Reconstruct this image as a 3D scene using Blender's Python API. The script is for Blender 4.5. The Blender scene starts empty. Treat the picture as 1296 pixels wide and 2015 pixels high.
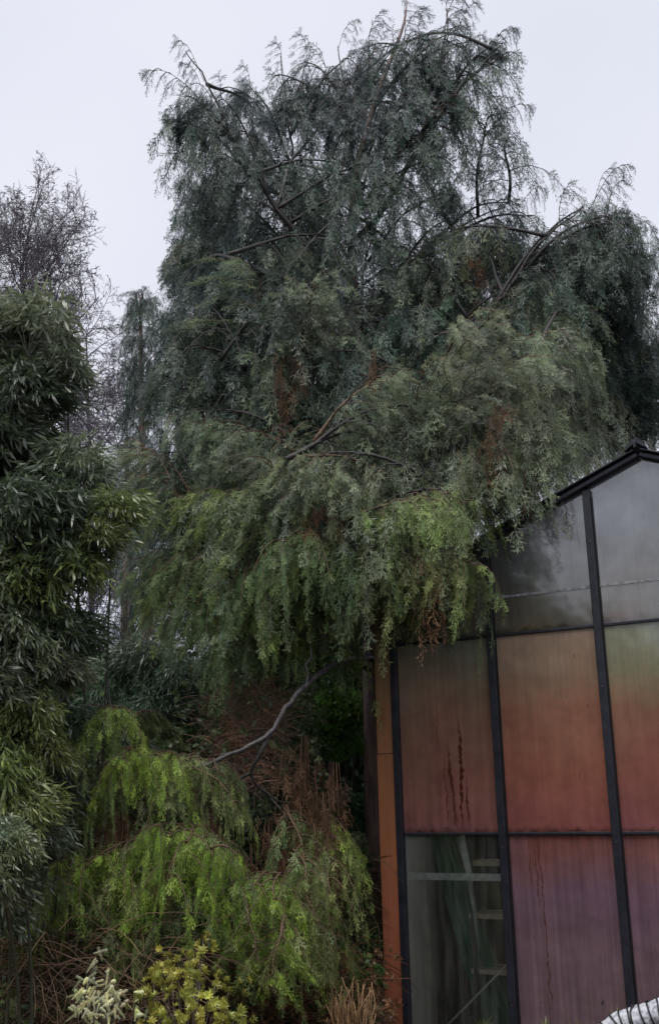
import bpy, math, random
import numpy as np
from mathutils import Vector, Matrix
rad = math.radians
rng = np.random.default_rng(11)
random.seed(5)
S = bpy.context.scene
C = S.collection

# ------------------------------------------------------------------ camera
W, H, FPX = 1296, 2015, 2100.0
PIT, ROL = rad(14.95), rad(1.33)
F_ = Vector((0, math.cos(PIT), math.sin(PIT)))
U0 = Vector((0, -math.sin(PIT), math.cos(PIT)))
R0 = Vector((1, 0, 0))
R_ = R0*math.cos(ROL) - U0*math.sin(ROL)
U_ = R0*math.sin(ROL) + U0*math.cos(ROL)
EYE = Vector((0, 0, 1.6))
cd = bpy.data.cameras.new('camera'); cam = bpy.data.objects.new('camera', cd); C.objects.link(cam)
cd.sensor_fit = 'VERTICAL'; cd.sensor_height = 36; cd.lens = 36*FPX/H
cd.clip_end = 900; cd.clip_start = .05
m = Matrix.Identity(4)
for i in range(3):
    m[i][0] = R_[i]; m[i][1] = U_[i]; m[i][2] = -F_[i]; m[i][3] = EYE[i]
cam.matrix_world = m
S.camera = cam

def at(px, py, Y):
    """point at depth Y (metres north of the camera) seen at photo pixel px,py"""
    d = F_*FPX + R_*(px-W/2) - U_*(py-H/2)
    return EYE + d*(Y/d.y)

# ------------------------------------------------------------------ light
wd = bpy.data.worlds.new('World'); S.world = wd; wd.use_nodes = True
nt = wd.node_tree; nt.nodes.clear()
sky = nt.nodes.new('ShaderNodeTexSky'); sky.sky_type = 'NISHITA'; sky.sun_disc = False
sky.sun_elevation = rad(66); sky.sun_rotation = rad(200)
tc = nt.nodes.new('ShaderNodeTexCoord')
sep = nt.nodes.new('ShaderNodeSeparateXYZ'); nt.links.new(tc.outputs['Generated'], sep.inputs[0])
cl = nt.nodes.new('ShaderNodeTexNoise'); cl.inputs['Scale'].default_value = 2.2; cl.inputs['Detail'].default_value = 4
nt.links.new(tc.outputs['Generated'], cl.inputs['Vector'])
cr = nt.nodes.new('ShaderNodeValToRGB')
cr.color_ramp.elements[0].position = .3; cr.color_ramp.elements[0].color = (4.35, 4.55, 5.2, 1)
cr.color_ramp.elements[1].position = .75; cr.color_ramp.elements[1].color = (5.15, 5.25, 5.75, 1)
nt.links.new(cl.outputs['Fac'], cr.inputs[0])
mx = nt.nodes.new('ShaderNodeMix'); mx.data_type = 'RGBA'; mx.inputs[0].default_value = .96
nt.links.new(sky.outputs[0], mx.inputs[6]); nt.links.new(cr.outputs[0], mx.inputs[7])
bg = nt.nodes.new('ShaderNodeBackground'); bg.inputs[1].default_value = .1
nt.links.new(mx.outputs[2], bg.inputs[0])
wo = nt.nodes.new('ShaderNodeOutputWorld'); nt.links.new(bg.outputs[0], wo.inputs[0])
sd = bpy.data.lights.new('sun', 'SUN'); sd.energy = 1.5; sd.angle = rad(38); sd.color = (1, .97, .93)
so = bpy.data.objects.new('sun', sd); C.objects.link(so)
so.rotation_euler = (rad(24), 0, rad(-30))
S.view_settings.view_transform = 'Standard'; S.view_settings.look = 'None'
S.view_settings.exposure = 0.75; S.view_settings.gamma = 1
S.view_settings.use_curve_mapping = False
S.render.engine = 'CYCLES'
S.cycles.max_bounces = 8; S.cycles.diffuse_bounces = 5; S.cycles.glossy_bounces = 3
S.cycles.transparent_max_bounces = 12; S.cycles.transmission_bounces = 4
S.cycles.use_denoising = True

# ------------------------------------------------------------------ helpers
def link(o, parent=None):
    C.objects.link(o)
    if parent is not None: o.parent = parent
    return o
def tag(o, label=None, cat=None, group=None, kind=None):
    if label: o['label'] = label
    if cat: o['category'] = cat
    if group: o['group'] = group
    if kind: o['kind'] = kind
    return o
def empty(name, loc=(0, 0, 0), rz=0, **k):
    o = bpy.data.objects.new(name, None); o.empty_display_size = .1
    o.location = loc; o.rotation_euler = (0, 0, rz); C.objects.link(o)
    return tag(o, **k)
def mesh_np(name, V, F, A=None, mat=None, smooth=False):
    V = np.asarray(V, np.float32); F = np.asarray(F, np.int32)
    k = F.shape[1]
    me = bpy.data.meshes.new(name)
    me.vertices.add(len(V)); me.vertices.foreach_set('co', V.ravel())
    me.loops.add(F.size); me.loops.foreach_set('vertex_index', F.ravel())
    me.polygons.add(len(F)); me.polygons.foreach_set('loop_start', np.arange(0, F.size, k, dtype=np.int32))
    if A is not None:
        at_ = me.attributes.new('tip', 'FLOAT', 'POINT'); at_.data.foreach_set('value', np.asarray(A, np.float32))
    me.update(calc_edges=True)
    if smooth: me.polygons.foreach_set('use_smooth', np.ones(len(F), bool))
    if mat: me.materials.append(mat)
    return me
def objm(name, me, parent=None, **k):
    o = bpy.data.objects.new(name, me); link(o, parent); return tag(o, **k)

class Acc:
    """collects triangles; tip = how far out on the twig a vertex sits"""
    def __init__(s): s.V = []; s.F = []; s.A = []; s.n = 0
    def add(s, V, F, A=0.0):
        V = np.asarray(V, float); F = np.asarray(F, int)
        s.V.append(V); s.F.append(F+s.n); s.A.append(np.full(len(V), A) if np.isscalar(A) else np.asarray(A)); s.n += len(V)
    def get(s): return np.concatenate(s.V), np.concatenate(s.F), np.concatenate(s.A)
    def mesh(s, name, mat, smooth=False):
        V, F, A = s.get(); return mesh_np(name, V, F, A, mat, smooth)
def nrm(v):
    v = np.asarray(v, float); return v/(np.linalg.norm(v)+1e-9)
def kite(acc, p, d, sd, L, w, a0, a1):
    p = np.asarray(p, float)
    acc.add([p, p+d*L*.45+sd*w/2, p+d*L*.45-sd*w/2, p+d*L], [(0, 2, 1), (1, 2, 3)], [a0, (a0+a1)/2, (a0+a1)/2, a1])
def spike(acc, p, d, sd, L, w, a0, a1):
    acc.add([p+sd*w/2, p-sd*w/2, p+d*L], [(0, 1, 2)], [a0, a0, a1])
def tube(acc, P, R, n=5, a=0.0, cap=True):
    P = np.asarray(P, float); R = np.asarray(R, float)*np.ones(len(P))
    T = np.gradient(P, axis=0); T /= np.linalg.norm(T, axis=1)[:, None]+1e-9
    up = np.array([0.13, .07, 1.0]); 
    if abs(T[0] @ nrm(up)) > .9: up = np.array([1., .2, .1])
    X = np.cross(T, up); X /= np.linalg.norm(X, axis=1)[:, None]+1e-9; Y = np.cross(T, X)
    th = np.arange(n)*2*math.pi/n
    V = (P[:, None] + R[:, None, None]*(np.cos(th)[None, :, None]*X[:, None]+np.sin(th)[None, :, None]*Y[:, None])).reshape(-1, 3)
    F = []
    for i in range(len(P)-1):
        for j in range(n):
            a_, b = i*n+j, i*n+(j+1) % n
            F += [(a_, b, b+n), (a_, b+n, a_+n)]
    if cap:
        e = (len(P)-1)*n
        for j in range(1, n-1): F += [(0, j+1, j), (e, e+j, e+j+1)]
    acc.add(V, F, a)
def rotz(a): c, s = np.cos(a), np.sin(a); return np.array([[c, -s, 0], [s, c, 0], [0, 0, 1.]])
def roty(a): c, s = np.cos(a), np.sin(a); return np.array([[c, 0, s], [0, 1, 0], [-s, 0, c]])
def frame(d, roll=0.0):
    """matrix taking local -Z to d"""
    z = -nrm(d); x = np.cross([0.1, .9, .3], z); x = nrm(x); y = np.cross(z, x)
    return np.stack([x, y, z], 1) @ rotz(roll)
def merge(acc, temps, inst, shade=.0):
    """inst: list of (template index, 3x3, translation, tip offset)"""
    for ti, (tv, tf, ta) in enumerate(temps):
        sel = [q for q in inst if q[0] == ti]
        if not sel: continue
        M = np.array([q[1] for q in sel]); T = np.array([q[2] for q in sel]); O = np.array([q[3] for q in sel])
        V = np.einsum('nij,vj->nvi', M, tv) + T[:, None]
        A = ta[None] * np.ones((len(sel), 1)) + O[:, None]
        F = tf[None] + (np.arange(len(sel))*len(tv))[:, None, None]
        acc.add(V.reshape(-1, 3), F.reshape(-1, 3), A.ravel())
def smooth_path(pts, n):
    pts = np.array([list(p) for p in pts], float); t = np.linspace(0, len(pts)-1, n); out = []
    for q in t:
        i = min(int(q), len(pts)-2); f = q-i
        p0 = pts[max(i-1, 0)]; p1 = pts[i]; p2 = pts[i+1]; p3 = pts[min(i+2, len(pts)-1)]
        out.append(.5*((2*p1)+(-p0+p2)*f+(2*p0-5*p1+4*p2-p3)*f*f+(-p0+3*p1-3*p2+p3)*f**3))
    return np.array(out)

# ------------------------------------------------------------------ materials
def mat(name):
    mt = bpy.data.materials.new(name); mt.use_nodes = True
    n = mt.node_tree; b = n.nodes['Principled BSDF']; return mt, n, b
def node(n, t, **k):
    x = n.nodes.new(t)
    for a, v in k.items():
        if a.startswith('i_'): x.inputs[int(a[2:]) if a[2:].isdigit() else a[2:].replace('_', ' ')].default_value = v
        else: setattr(x, a, v)
    return x
def ramp(n, fac, stops, interp='LINEAR'):
    r = n.nodes.new('ShaderNodeValToRGB'); r.color_ramp.interpolation = interp
    e = r.color_ramp.elements
    while len(e) < len(stops): e.new(.5)
    for q, (p, c) in zip(e, stops): q.position = p; q.color = (*c, 1)
    n.links.new(fac, r.inputs[0]); return r.outputs[0]
def mix(n, f, a, b, mode='MIX'):
    x = n.nodes.new('ShaderNodeMix'); x.data_type = 'RGBA'; x.blend_type = mode
    for s, v in ((0, f), (6, a), (7, b)):
        if hasattr(v, 'links'): n.links.new(v, x.inputs[s])
        else: x.inputs[s].default_value = v if s == 0 else (*v[:3], 1)
    return x.outputs[2]
def mth(n, op, a, b=None, c=None, clamp=False):
    x = n.nodes.new('ShaderNodeMath'); x.operation = op; x.use_clamp = clamp
    for i, v in enumerate((a, b, c)):
        if v is None: continue
        if hasattr(v, 'links'): n.links.new(v, x.inputs[i])
        else: x.inputs[i].default_value = v
    return x.outputs[0]
def noise(n, scale, detail=3, vec=None, rough=.5):
    x = n.nodes.new('ShaderNodeTexNoise'); x.inputs['Scale'].default_value = scale
    x.inputs['Detail'].default_value = detail; x.inputs['Roughness'].default_value = rough
    if vec is None:
        t = n.nodes.new('ShaderNodeTexCoord'); vec = t.outputs['Object']
    n.links.new(vec, x.inputs['Vector']); return x.outputs['Fac']
def bump(n, b, h, strength=.4, dist=.01):
    x = n.nodes.new('ShaderNodeBump'); x.inputs['Strength'].default_value = strength; x.inputs['Distance'].default_value = dist
    n.links.new(h, x.inputs['Height']); n.links.new(x.outputs[0], b.inputs['Normal'])

def foliage_mat(name, tipcol, rough=.5, tint=None, tipw=.6, spec=.4, nscale=5.0, trans=.35):
    """inner leaf colour from the object's own colour, outer growth paler"""
    mt, n, b = mat(name)
    at_ = node(n, 'ShaderNodeAttribute', attribute_name='tip')
    if tint is None:
        oi = node(n, 'ShaderNodeObjectInfo'); base = oi.outputs['Color']
    else:
        rgb = node(n, 'ShaderNodeRGB'); rgb.outputs[0].default_value = (*tint, 1); base = rgb.outputs[0]
    tipc = mix(n, 1.0, base, tipcol, 'MULTIPLY')
    f = mth(n, 'MULTIPLY', at_.outputs['Fac'], tipw, clamp=True)
    c = mix(n, f, base, tipc)
    nz = noise(n, nscale, 3)
    c = mix(n, 1.0, c, ramp(n, nz, [(.3, (.55, .58, .62)), (.7, (1.35, 1.3, 1.2))]), 'MULTIPLY')
    n.links.new(c, b.inputs['Base Color']); b.inputs['Roughness'].default_value = rough
    b.inputs['Specular IOR Level'].default_value = spec
    if trans:
        tl = node(n, 'ShaderNodeBsdfTranslucent'); n.links.new(c, tl.inputs[0]); ms = node(n, 'ShaderNodeMixShader'); ms.inputs[0].default_value = trans
        n.links.new(b.outputs[0], ms.inputs[1]); n.links.new(tl.outputs[0], ms.inputs[2]); n.links.new(ms.outputs[0], n.nodes['Material Output'].inputs[0])
    return mt
M = {}
M['cypress'] = foliage_mat('cypress_scale_leaves', (3.3, 3.05, 2.6), .42, spec=.55, tipw=.75)  # new growth paler; contrast raised to put crown shade into inner leaves
M['lance'] = foliage_mat('lance_leaves', (2.0, 1.9, 1.6), .33, spec=1.0, nscale=9)
M['broad'] = foliage_mat('broad_leaves', (1.8, 1.8, 1.4), .35, spec=.5, nscale=8)
M['dead'] = foliage_mat('dead_sprays', (1.5, 1.35, 1.2), .8, tint=(.17, .105, .072), spec=.2)
M['dry'] = foliage_mat('dry_stems', (1.5, 1.4, 1.2), .8, spec=.2)
def wood_mat(name, c0, c1, sc=18, rough=.8):
    mt, n, b = mat(name)
    t = node(n, 'ShaderNodeTexCoord'); mp = node(n, 'ShaderNodeMapping'); mp.inputs['Scale'].default_value = (1, 1, .18)
    n.links.new(t.outputs['Object'], mp.inputs[0])
    nz = noise(n, sc, 5, mp.outputs[0], .65)
    n.links.new(ramp(n, nz, [(.3, c0), (.7, c1)]), b.inputs['Base Color'])
    b.inputs['Roughness'].default_value = rough
    bump(n, b, nz, .7, .02)
    return mt
M['bark'] = wood_mat('reddish_bark', (.12, .075, .068), (.38, .25, .21), 22, .55)
M['pale_limb'] = wood_mat('wet_grey_bark', (.024, .02, .02), (.10, .088, .084), 30, .35)
M['limb'] = wood_mat('grey_brown_bark', (.018, .015, .015), (.06, .052, .05), 30, .6)
M['twig'] = wood_mat('fine_twig_bark', (.05, .04, .035), (.16, .125, .10), 40)
M['warm'] = wood_mat('orange_brown_twig', (.06, .038, .022), (.17, .105, .06), 40, .6)
M['bare'] = wood_mat('bare_tree_bark', (.09, .08, .10), (.19, .165, .19), 10)
M['culm'] = wood_mat('culm_skin', (.03, .035, .02), (.07, .065, .035), 10, .5)
M['frame'], n, b = mat('dark_aluminium')
nz = noise(n, 14, 4)
n.links.new(ramp(n, nz, [(.3, (.010, .011, .017)), (.75, (.028, .03, .042))]), b.inputs['Base Color'])
b.inputs['Roughness'].default_value = .45; b.inputs['Metallic'].default_value = .15
M['bar'], n, b = mat('pale_weathered_metal')
nz = noise(n, 20, 5)
n.links.new(ramp(n, nz, [(.3, (.35, .35, .32)), (.7, (.75, .75, .70))]), b.inputs['Base Color']); b.inputs['Roughness'].default_value = .5

M['lap'] = mat('pale_lap_joint')[0]; M['bar2'] = mat('dull_screw')[0]; M['rubber'] = mat('black_rubber')[0]
for k_, c_ in (('lap', (.30, .31, .32)), ('bar2', (.06, .055, .055)), ('rubber', (.006, .006, .007))):
    b = M[k_].node_tree.nodes['Principled BSDF']; n = M[k_].node_tree; nz = noise(n, 30, 5)
    n.links.new(ramp(n, nz, [(.35, tuple(v*.45 for v in c_)), (.65, c_)]), b.inputs['Base Color']); b.inputs['Roughness'].default_value = .6
def boost(st, k): return [(p, tuple(min(.8, c*q) for c, q in zip(col, k))) for p, col in st]
def pane_mat(name, stops, zr=(0.0, 3.8), drips=(), spots=0.0, body=.35, clear=.08, gloss=.10, streak=.5, bot=None):
    mt, n, b = mat(name); n.nodes.remove(b)
    out = n.nodes['Material Output']
    t = node(n, 'ShaderNodeTexCoord'); s = node(n, 'ShaderNodeSeparateXYZ'); n.links.new(t.outputs['Object'], s.inputs[0])
    x, z = s.outputs[0], s.outputs[2]
    big = noise(n, 2.2, 4); 
    zz = mth(n, 'ADD', z, mth(n, 'MULTIPLY', mth(n, 'SUBTRACT', big, .5), .8))
    fz = mth(n, 'DIVIDE', mth(n, 'SUBTRACT', zz, zr[0]), zr[1]-zr[0], clamp=True)
    col = ramp(n, fz, stops)
    # vertical run marks
    mp = node(n, 'ShaderNodeMapping'); mp.inputs['Scale'].default_value = (26, 1, .8); n.links.new(t.outputs['Object'], mp.inputs[0])
    st = noise(n, 1.0, 4, mp.outputs[0], .6)
    col = mix(n, streak, col, mix(n, 1.0, col, ramp(n, st, [(.35, (.62, .58, .6)), (.65, (1.25, 1.2, 1.15))]), 'MULTIPLY'))
    bl = noise(n, 5.5, 5, None, .6)
    col = mix(n, .6, col, mix(n, 1.0, col, ramp(n, bl, [(.35, (.72, .72, .72)), (.65, (1.2, 1.2, 1.22))]), 'MULTIPLY'))
    wob = noise(n, 9, 4); wob = mth(n, 'MULTIPLY', mth(n, 'SUBTRACT', wob, .5), .06)
    edge = noise(n, 30, 4)
    for (dx, z0, z1, w, dark, sl) in drips:
        xx = mth(n, 'ADD', mth(n, 'SUBTRACT', x, dx), wob)
        xx = mth(n, 'ADD', xx, mth(n, 'MULTIPLY', mth(n, 'SUBTRACT', z, z0), sl))
        d = mth(n, 'ABSOLUTE', xx)
        ww = mth(n, 'MULTIPLY', mth(n, 'ADD', edge, -.15), w*2.6)
        f = mth(n, 'DIVIDE', mth(n, 'SUBTRACT', ww, d), w*.5, clamp=True)
        f = mth(n, 'MULTIPLY', f, mth(n, 'MULTIPLY', mth(n, 'SUBTRACT', z1, z), 6, clamp=True))
        f = mth(n, 'MULTIPLY', f, mth(n, 'MULTIPLY', mth(n, 'SUBTRACT', z, z0), 8, clamp=True))
        f = mth(n, 'MULTIPLY', f, dark, clamp=True)
        col = mix(n, f, col, (.12, .028, .018))
    if spots:
        mp2 = node(n, 'ShaderNodeMapping'); mp2.inputs['Scale'].default_value = (30, 1, 12); n.links.new(t.outputs['Object'], mp2.inputs[0])
        sp = noise(n, 1.0, 2, mp2.outputs[0])
        f = mth(n, 'MULTIPLY', mth(n, 'SUBTRACT', sp, .70), 12*spots, clamp=True)
        col = mix(n, f, col, (.03, .008, .008))
    if bot is not None:   # dirt gathered along the bottom edge
        e2 = noise(n, 16, 5)
        f = mth(n, 'MULTIPLY', mth(n, 'SUBTRACT', mth(n, 'ADD', bot, mth(n, 'MULTIPLY', e2, .10)), z), 22, clamp=True)
        col = mix(n, mth(n, 'MULTIPLY', f, .75), col, (.02, .012, .008))
    df = node(n, 'ShaderNodeBsdfDiffuse'); tl = node(n, 'ShaderNodeBsdfTranslucent')
    n.links.new(col, df.inputs[0]); n.links.new(col, tl.inputs[0])
    m1 = node(n, 'ShaderNodeMixShader'); m1.inputs[0].default_value = body
    n.links.new(df.outputs[0], m1.inputs[1]); n.links.new(tl.outputs[0], m1.inputs[2])
    tr = node(n, 'ShaderNodeBsdfTransparent'); n.links.new(mix(n, .6, col, (1, 1, 1)), tr.inputs[0])
    m2 = node(n, 'ShaderNodeMixShader'); m2.inputs[0].default_value = clear
    n.links.new(m1.outputs[0], m2.inputs[1]); n.links.new(tr.outputs[0], m2.inputs[2])
    gl = node(n, 'ShaderNodeBsdfGlossy'); gl.inputs['Roughness'].default_value = .09
    bp = node(n, 'ShaderNodeBump'); bp.inputs['Strength'].default_value = .12; bp.inputs['Distance'].default_value = .02
    n.links.new(noise(n, 3.5, 2), bp.inputs['Height']); n.links.new(bp.outputs[0], gl.inputs['Normal'])
    fr = node(n, 'ShaderNodeFresnel'); fr.inputs[0].default_value = 1.5
    g = mth(n, 'ADD', mth(n, 'MULTIPLY', fr.outputs[0], .9), gloss, clamp=True)
    g = mth(n, 'MULTIPLY', g, mth(n, 'MULTIPLY_ADD', bl, .8, .55))
    m3 = node(n, 'ShaderNodeMixShader'); n.links.new(g, m3.inputs[0])
    n.links.new(m2.outputs[0], m3.inputs[1]); n.links.new(gl.outputs[0], m3.inputs[2])
    n.links.new(m3.outputs[0], out.inputs[0])
    return mt

# ------------------------------------------------------------------ ground
def ground_h(x, y):
    return .05*math.sin(x*1.3+y*.7)+.04*math.sin(x*2.9-y*1.7)
mt, n, b = mat('leaf_mould_soil')
nz = noise(n, 3, 6); n2 = noise(n, 40, 4)
c = ramp(n, nz, [(.3, (.018, .012, .009)), (.5, (.045, .028, .018)), (.72, (.05, .055, .022))])
c = mix(n, .6, c, mix(n, 1, c, ramp(n, n2, [(.3, (.5, .45, .4)), (.7, (1.8, 1.6, 1.4))]), 'MULTIPLY'))
n.links.new(c, b.inputs['Base Color']); b.inputs['Roughness'].default_value = .9; bump(n, b, n2, .8, .04)
N = 90
gx = np.concatenate([[-400, -120, -40], np.linspace(-14, 14, N), [40, 120, 400]])
gy = np.concatenate([[-300, -80], np.linspace(-14, 24, N), [60, 150, 400]])
V = [(x, y, (ground_h(x, y) if abs(x) < 15 and -15 < y < 25 else 0)-.03) for y in gy for x in gx]
nx = len(gx)
Fq = [(j*nx+i, j*nx+i+1, (j+1)*nx+i+1, (j+1)*nx+i) for j in range(len(gy)-1) for i in range(nx-1)]
objm('ground', mesh_np('ground', V, Fq, None, mt, True), kind='structure')

# ------------------------------------------------------------------ greenhouse
PW, X0, Y0 = .73, .4317, 7.5
AZ = rad(29.95)
Z1, Z2, ZE, ZR = 1.349, 2.619, 2.987, 3.704
DEP = 3.4
gh = empty('greenhouse', (X0, Y0, 0), -AZ, label='small gabled greenhouse with dark frame and rust stained translucent panes', cat='greenhouse')
def G(u, v, z):
    return Vector((X0+u*math.cos(AZ)+v*math.sin(AZ), Y0-u*math.sin(AZ)+v*math.cos(AZ), z))
def prism(poly, v0, v1):
    """polygon in (u,z) extruded from v0 to v1"""
    k = len(poly)
    V = [(p[0], v0, p[1]) for p in poly]+[(p[0], v1, p[1]) for p in poly]
    F = [tuple(range(k)), tuple(range(2*k-1, k-1, -1))]+[(i, i+k, (i+1) % k+k, (i+1) % k) for i in range(k)]
    return V, F
def part(name, VF, mt, parent, bev=0.0, **k):
    me = bpy.data.meshes.new(name); me.from_pydata([tuple(v) for v in VF[0]], [], VF[1]); me.update(); me.materials.append(mt)
    o = objm(name, me, parent, **k)
    if bev:
        bm_ = o.modifiers.new('edge', 'BEVEL'); bm_.width = bev; bm_.segments = 2
    return o
def box(u0, u1, v0, v1, z0, z1):
    return prism([(u0, z0), (u1, z0), (u1, z1), (u0, z1)], v0, v1)
roof = lambda u: ZE+(ZR-ZE)*(1-abs(u-2.5*PW)/(2.5*PW))
stops_top = [(0, (.17, .085, .05)), (.60, (.20, .10, .055)), (.665, (.19, .115, .07)), (.70, (.17, .145, .105)), (.78, (.17, .165, .15)), (.9, (.23, .24, .26)), (1, (.3, .31, .34))]
stops_mid0 = [(0, (.12, .045, .045)), (.36, (.135, .045, .035)), (.46, (.16, .055, .036)), (.55, (.17, .075, .045)), (.64, (.165, .10, .06)), (.70, (.13, .10, .07)), (1, (.2, .2, .2))]
stops_mid1 = [(0, (.18, .05, .035)), (.36, (.175, .056, .038)), (.46, (.205, .072, .038)), (.54, (.21, .092, .047)), (.62, (.20, .118, .062)), (.67, (.22, .14, .078)), (1, (.2, .2, .2))]
stops_mid2 = [(0, (.26, .045, .03)), (.36, (.27, .06, .05)), (.45, (.30, .070, .045)), (.52, (.30, .095, .052)), (.61, (.28, .15, .078)), (.67, (.27, .17, .10)), (1, (.2, .2, .2))]
stops_low = [(0, (.10, .055, .05)), (.06, (.15, .095, .11)), (.18, (.155, .09, .11)), (.25, (.15, .082, .118)), (.33, (.185, .082, .085)), (.38, (.20, .072, .058)), (1, (.2, .07, .055))]
drips0 = [(.445, 1.36, 2.10, .014, .95, -.02), (.50, 1.36, 1.72, .010, .9, .03), (.40, 1.36, 1.95, .015, .8, .05), (.345, 1.36, 1.88, .006, .7, .02), (.30, 1.8, 2.25, .003, .6, 0)]
drips_low = [(.73+.20, .85, 1.35, .008, .6, 0), (.73+.235, .3, 1.35, .006, .75, .01), (.73+.16, .95, 1.35, .005, .5, 0), (.73+.22, .05, .5, .005, .7, .02)]
PM = {'top': pane_mat('grey_film_pane', boost(stops_top, (1.4, 1.42, 1.5)), body=.5, clear=.16, gloss=.16, streak=.25, bot=Z2+.0),
      'mid0': pane_mat('brown_film_pane', boost(stops_mid0, (2.8, 3.7, 4.4)), drips=drips0, body=.35, clear=.14, gloss=.05, bot=Z1-.005, streak=.4),
      'mid1': pane_mat('rust_film_pane', boost(stops_mid1, (2.3, 2.6, 3.4)), spots=.5, body=.35, clear=.12, gloss=.05, bot=Z1-.005, streak=.25),
      'mid2': pane_mat('red_film_pane', boost(stops_mid2, (1.35, 2.3, 2.8)), spots=.5, body=.35, clear=.12, gloss=.05, bot=Z1-.01, streak=.25),
      'low': pane_mat('purple_film_pane', boost(stops_low, (1.6, 1.75, 1.7)), drips=drips_low, spots=.8, body=.3, clear=.12, gloss=.05, bot=.09, streak=.6),
      'roofp': pane_mat('roof_film_pane', [(0, (.5, .52, .5)), (1, (.5, .52, .5))], body=.6, clear=.62, gloss=.05, streak=.3),
      'side': pane_mat('side_film_pane', [(0, (.10, .07, .05)), (.6, (.2, .15, .1)), (1, (.4, .4, .4))], body=.5, clear=.4, gloss=.03)}
# clear pane
mt, n, b = mat('clear_dusty_pane'); n.nodes.remove(b); out = n.nodes['Material Output']
tr = node(n, 'ShaderNodeBsdfTransparent'); tr.inputs[0].default_value = (.95, .98, .97, 1)
df = node(n, 'ShaderNodeBsdfDiffuse'); df.inputs[0].default_value = (.30, .31, .28, 1)
mp = node(n, 'ShaderNodeMapping'); t = node(n, 'ShaderNodeTexCoord'); mp.inputs['Scale'].default_value = (22, 1, 2); n.links.new(t.outputs['Object'], mp.inputs[0])
dn = noise(n, 1, 5, mp.outputs[0], .6)
sx = node(n, 'ShaderNodeSeparateXYZ'); n.links.new(t.outputs['Object'], sx.inputs[0])
left = mth(n, 'MULTIPLY', mth(n, 'SUBTRACT', .22, sx.outputs[0]), 1.6, clamp=True)
f = mth(n, 'ADD', mth(n, 'MULTIPLY', mth(n, 'SUBTRACT', dn, .4), .35, clamp=True), left)
f = mth(n, 'ADD', f, .03, clamp=True)
m1 = node(n, 'ShaderNodeMixShader'); n.links.new(f, m1.inputs[0]); n.links.new(tr.outputs[0], m1.inputs[1]); n.links.new(df.outputs[0], m1.inputs[2])
gl = node(n, 'ShaderNodeBsdfGlossy'); gl.inputs['Roughness'].default_value = .04
fr = node(n, 'ShaderNodeFresnel'); fr.inputs[0].default_value = 1.5
m2 = node(n, 'ShaderNodeMixShader'); n.links.new(fr.outputs[0], m2.inputs[0]); n.links.new(m1.outputs[0], m2.inputs[1]); n.links.new(gl.outputs[0], m2.inputs[2])
n.links.new(m2.outputs[0], out.inputs[0]); PM['clear'] = mt

gap = .012
for k in range(5):
    u0, u1 = k*PW+gap, (k+1)*PW-gap
    kk = min(k, 4-k)
    part('pane', box(u0, u1, .012, .018, .04, Z1-.006), PM['clear' if k == 0 else 'low'], gh,
         **({'label': 'clear dusty pane low in the corner'} if k == 0 else {'label': 'purple brown stained pane'}))
    part('pane', box(u0, u1, .006, .012, Z1+.004, Z2-.004), PM['mid%d' % min(k, 2)], gh, label='rust brown stained pane')
    top = [(u0, Z2+.008), (u1, Z2+.008), (u1, roof(u1)-.03)]
    if k == 2: top.append((2.5*PW, ZR-.03))
    top.append((u0, roof(u0)-.03))
    part('pane', prism(top, .0, .006), PM['top'], gh, label='grey misted gable pane')
for k in range(6):
    u = k*PW
    w = .025 if k else .022
    zt = roof(u)-.05 if 0 < k < 5 else ZE
    part('post', box(u-w, u+w, -.035, .03, 0.0, zt), M['frame'], gh, .004)
for k in range(5):
    for z, h in ((Z2, .010), (Z1, .009)):
        part('glazing_bar', box(k*PW+.031, (k+1)*PW-.031, -.008, .022, z-h, z+h), M['frame'], gh, .003)
for k in range(5):      # lap joint across the gable panes
    part('lap_joint', box(k*PW+.027, (k+1)*PW-.027, -.005, .0, Z2+.245, Z2+.262), M['lap'], gh)
for k in range(1, 5):   # fixings and rubber gaskets along the posts
    zt = roof(k*PW)-.1
    for q in range(4):
        z = .31+q*.93+.03*k
        if z < zt: part('screw', box(k*PW-.006, k*PW+.006, -.039, -.035, z-.006, z+.006), M['bar2'], gh)
    for sg in (-1, 1): part('gasket', box(k*PW+sg*.0285-.003, k*PW+sg*.0285+.003, -.012, .03, .04, zt), M['rubber'], gh)
part('sill', box(-.02, 5*PW+.02, -.05, .05, -.05, .035), M['frame'], gh, .004)
# inner rails seen through the film
for z, h, mm in ((Z1-.27, .022, 'bar'), (Z2-.33, .03, 'frame'), (Z2+.24, .02, 'bar')):
    part('inner_rail', box(.02, 5*PW-.02, .022, .05, z-h, z+h), M[mm], gh, .003)
# verge boards, ridge
def slab(a, b, v0, v1, h):
    (ua, za), (ub, zb) = a, b
    L = math.hypot(ub-ua, zb-za); nx_, nz_ = -(zb-za)/L*h, (ub-ua)/L*h
    return prism([(ua, za), (ub, zb), (ub+nx_, zb+nz_), (ua+nx_, za+nz_)], v0, v1)
sl = (ZR-ZE)/(2.5*PW)
e0 = (-.20, ZE-.2*sl); pk = (2.5*PW, ZR)
part('verge', slab((e0[0], e0[1]-.035), (pk[0], pk[1]-.035), -.06, .02, .032), M['frame'], gh, .006)
part('verge', slab((pk[0]+.002, pk[1]-.035), (5*PW+.2, ZE-.2*sl-.035), -.06, .02, .032), M['frame'], gh, .006)
part('verge_flashing', slab((e0[0]-.03, e0[1]+.000), (pk[0]-.02, pk[1]+.000), -.085, .03, .012), M['frame'], gh, .003)
part('verge_flashing', slab((pk[0]+.02, pk[1]+.000), (5*PW+.23, ZE-.2*sl+.000), -.085, .03, .012), M['frame'], gh, .003)
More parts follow.
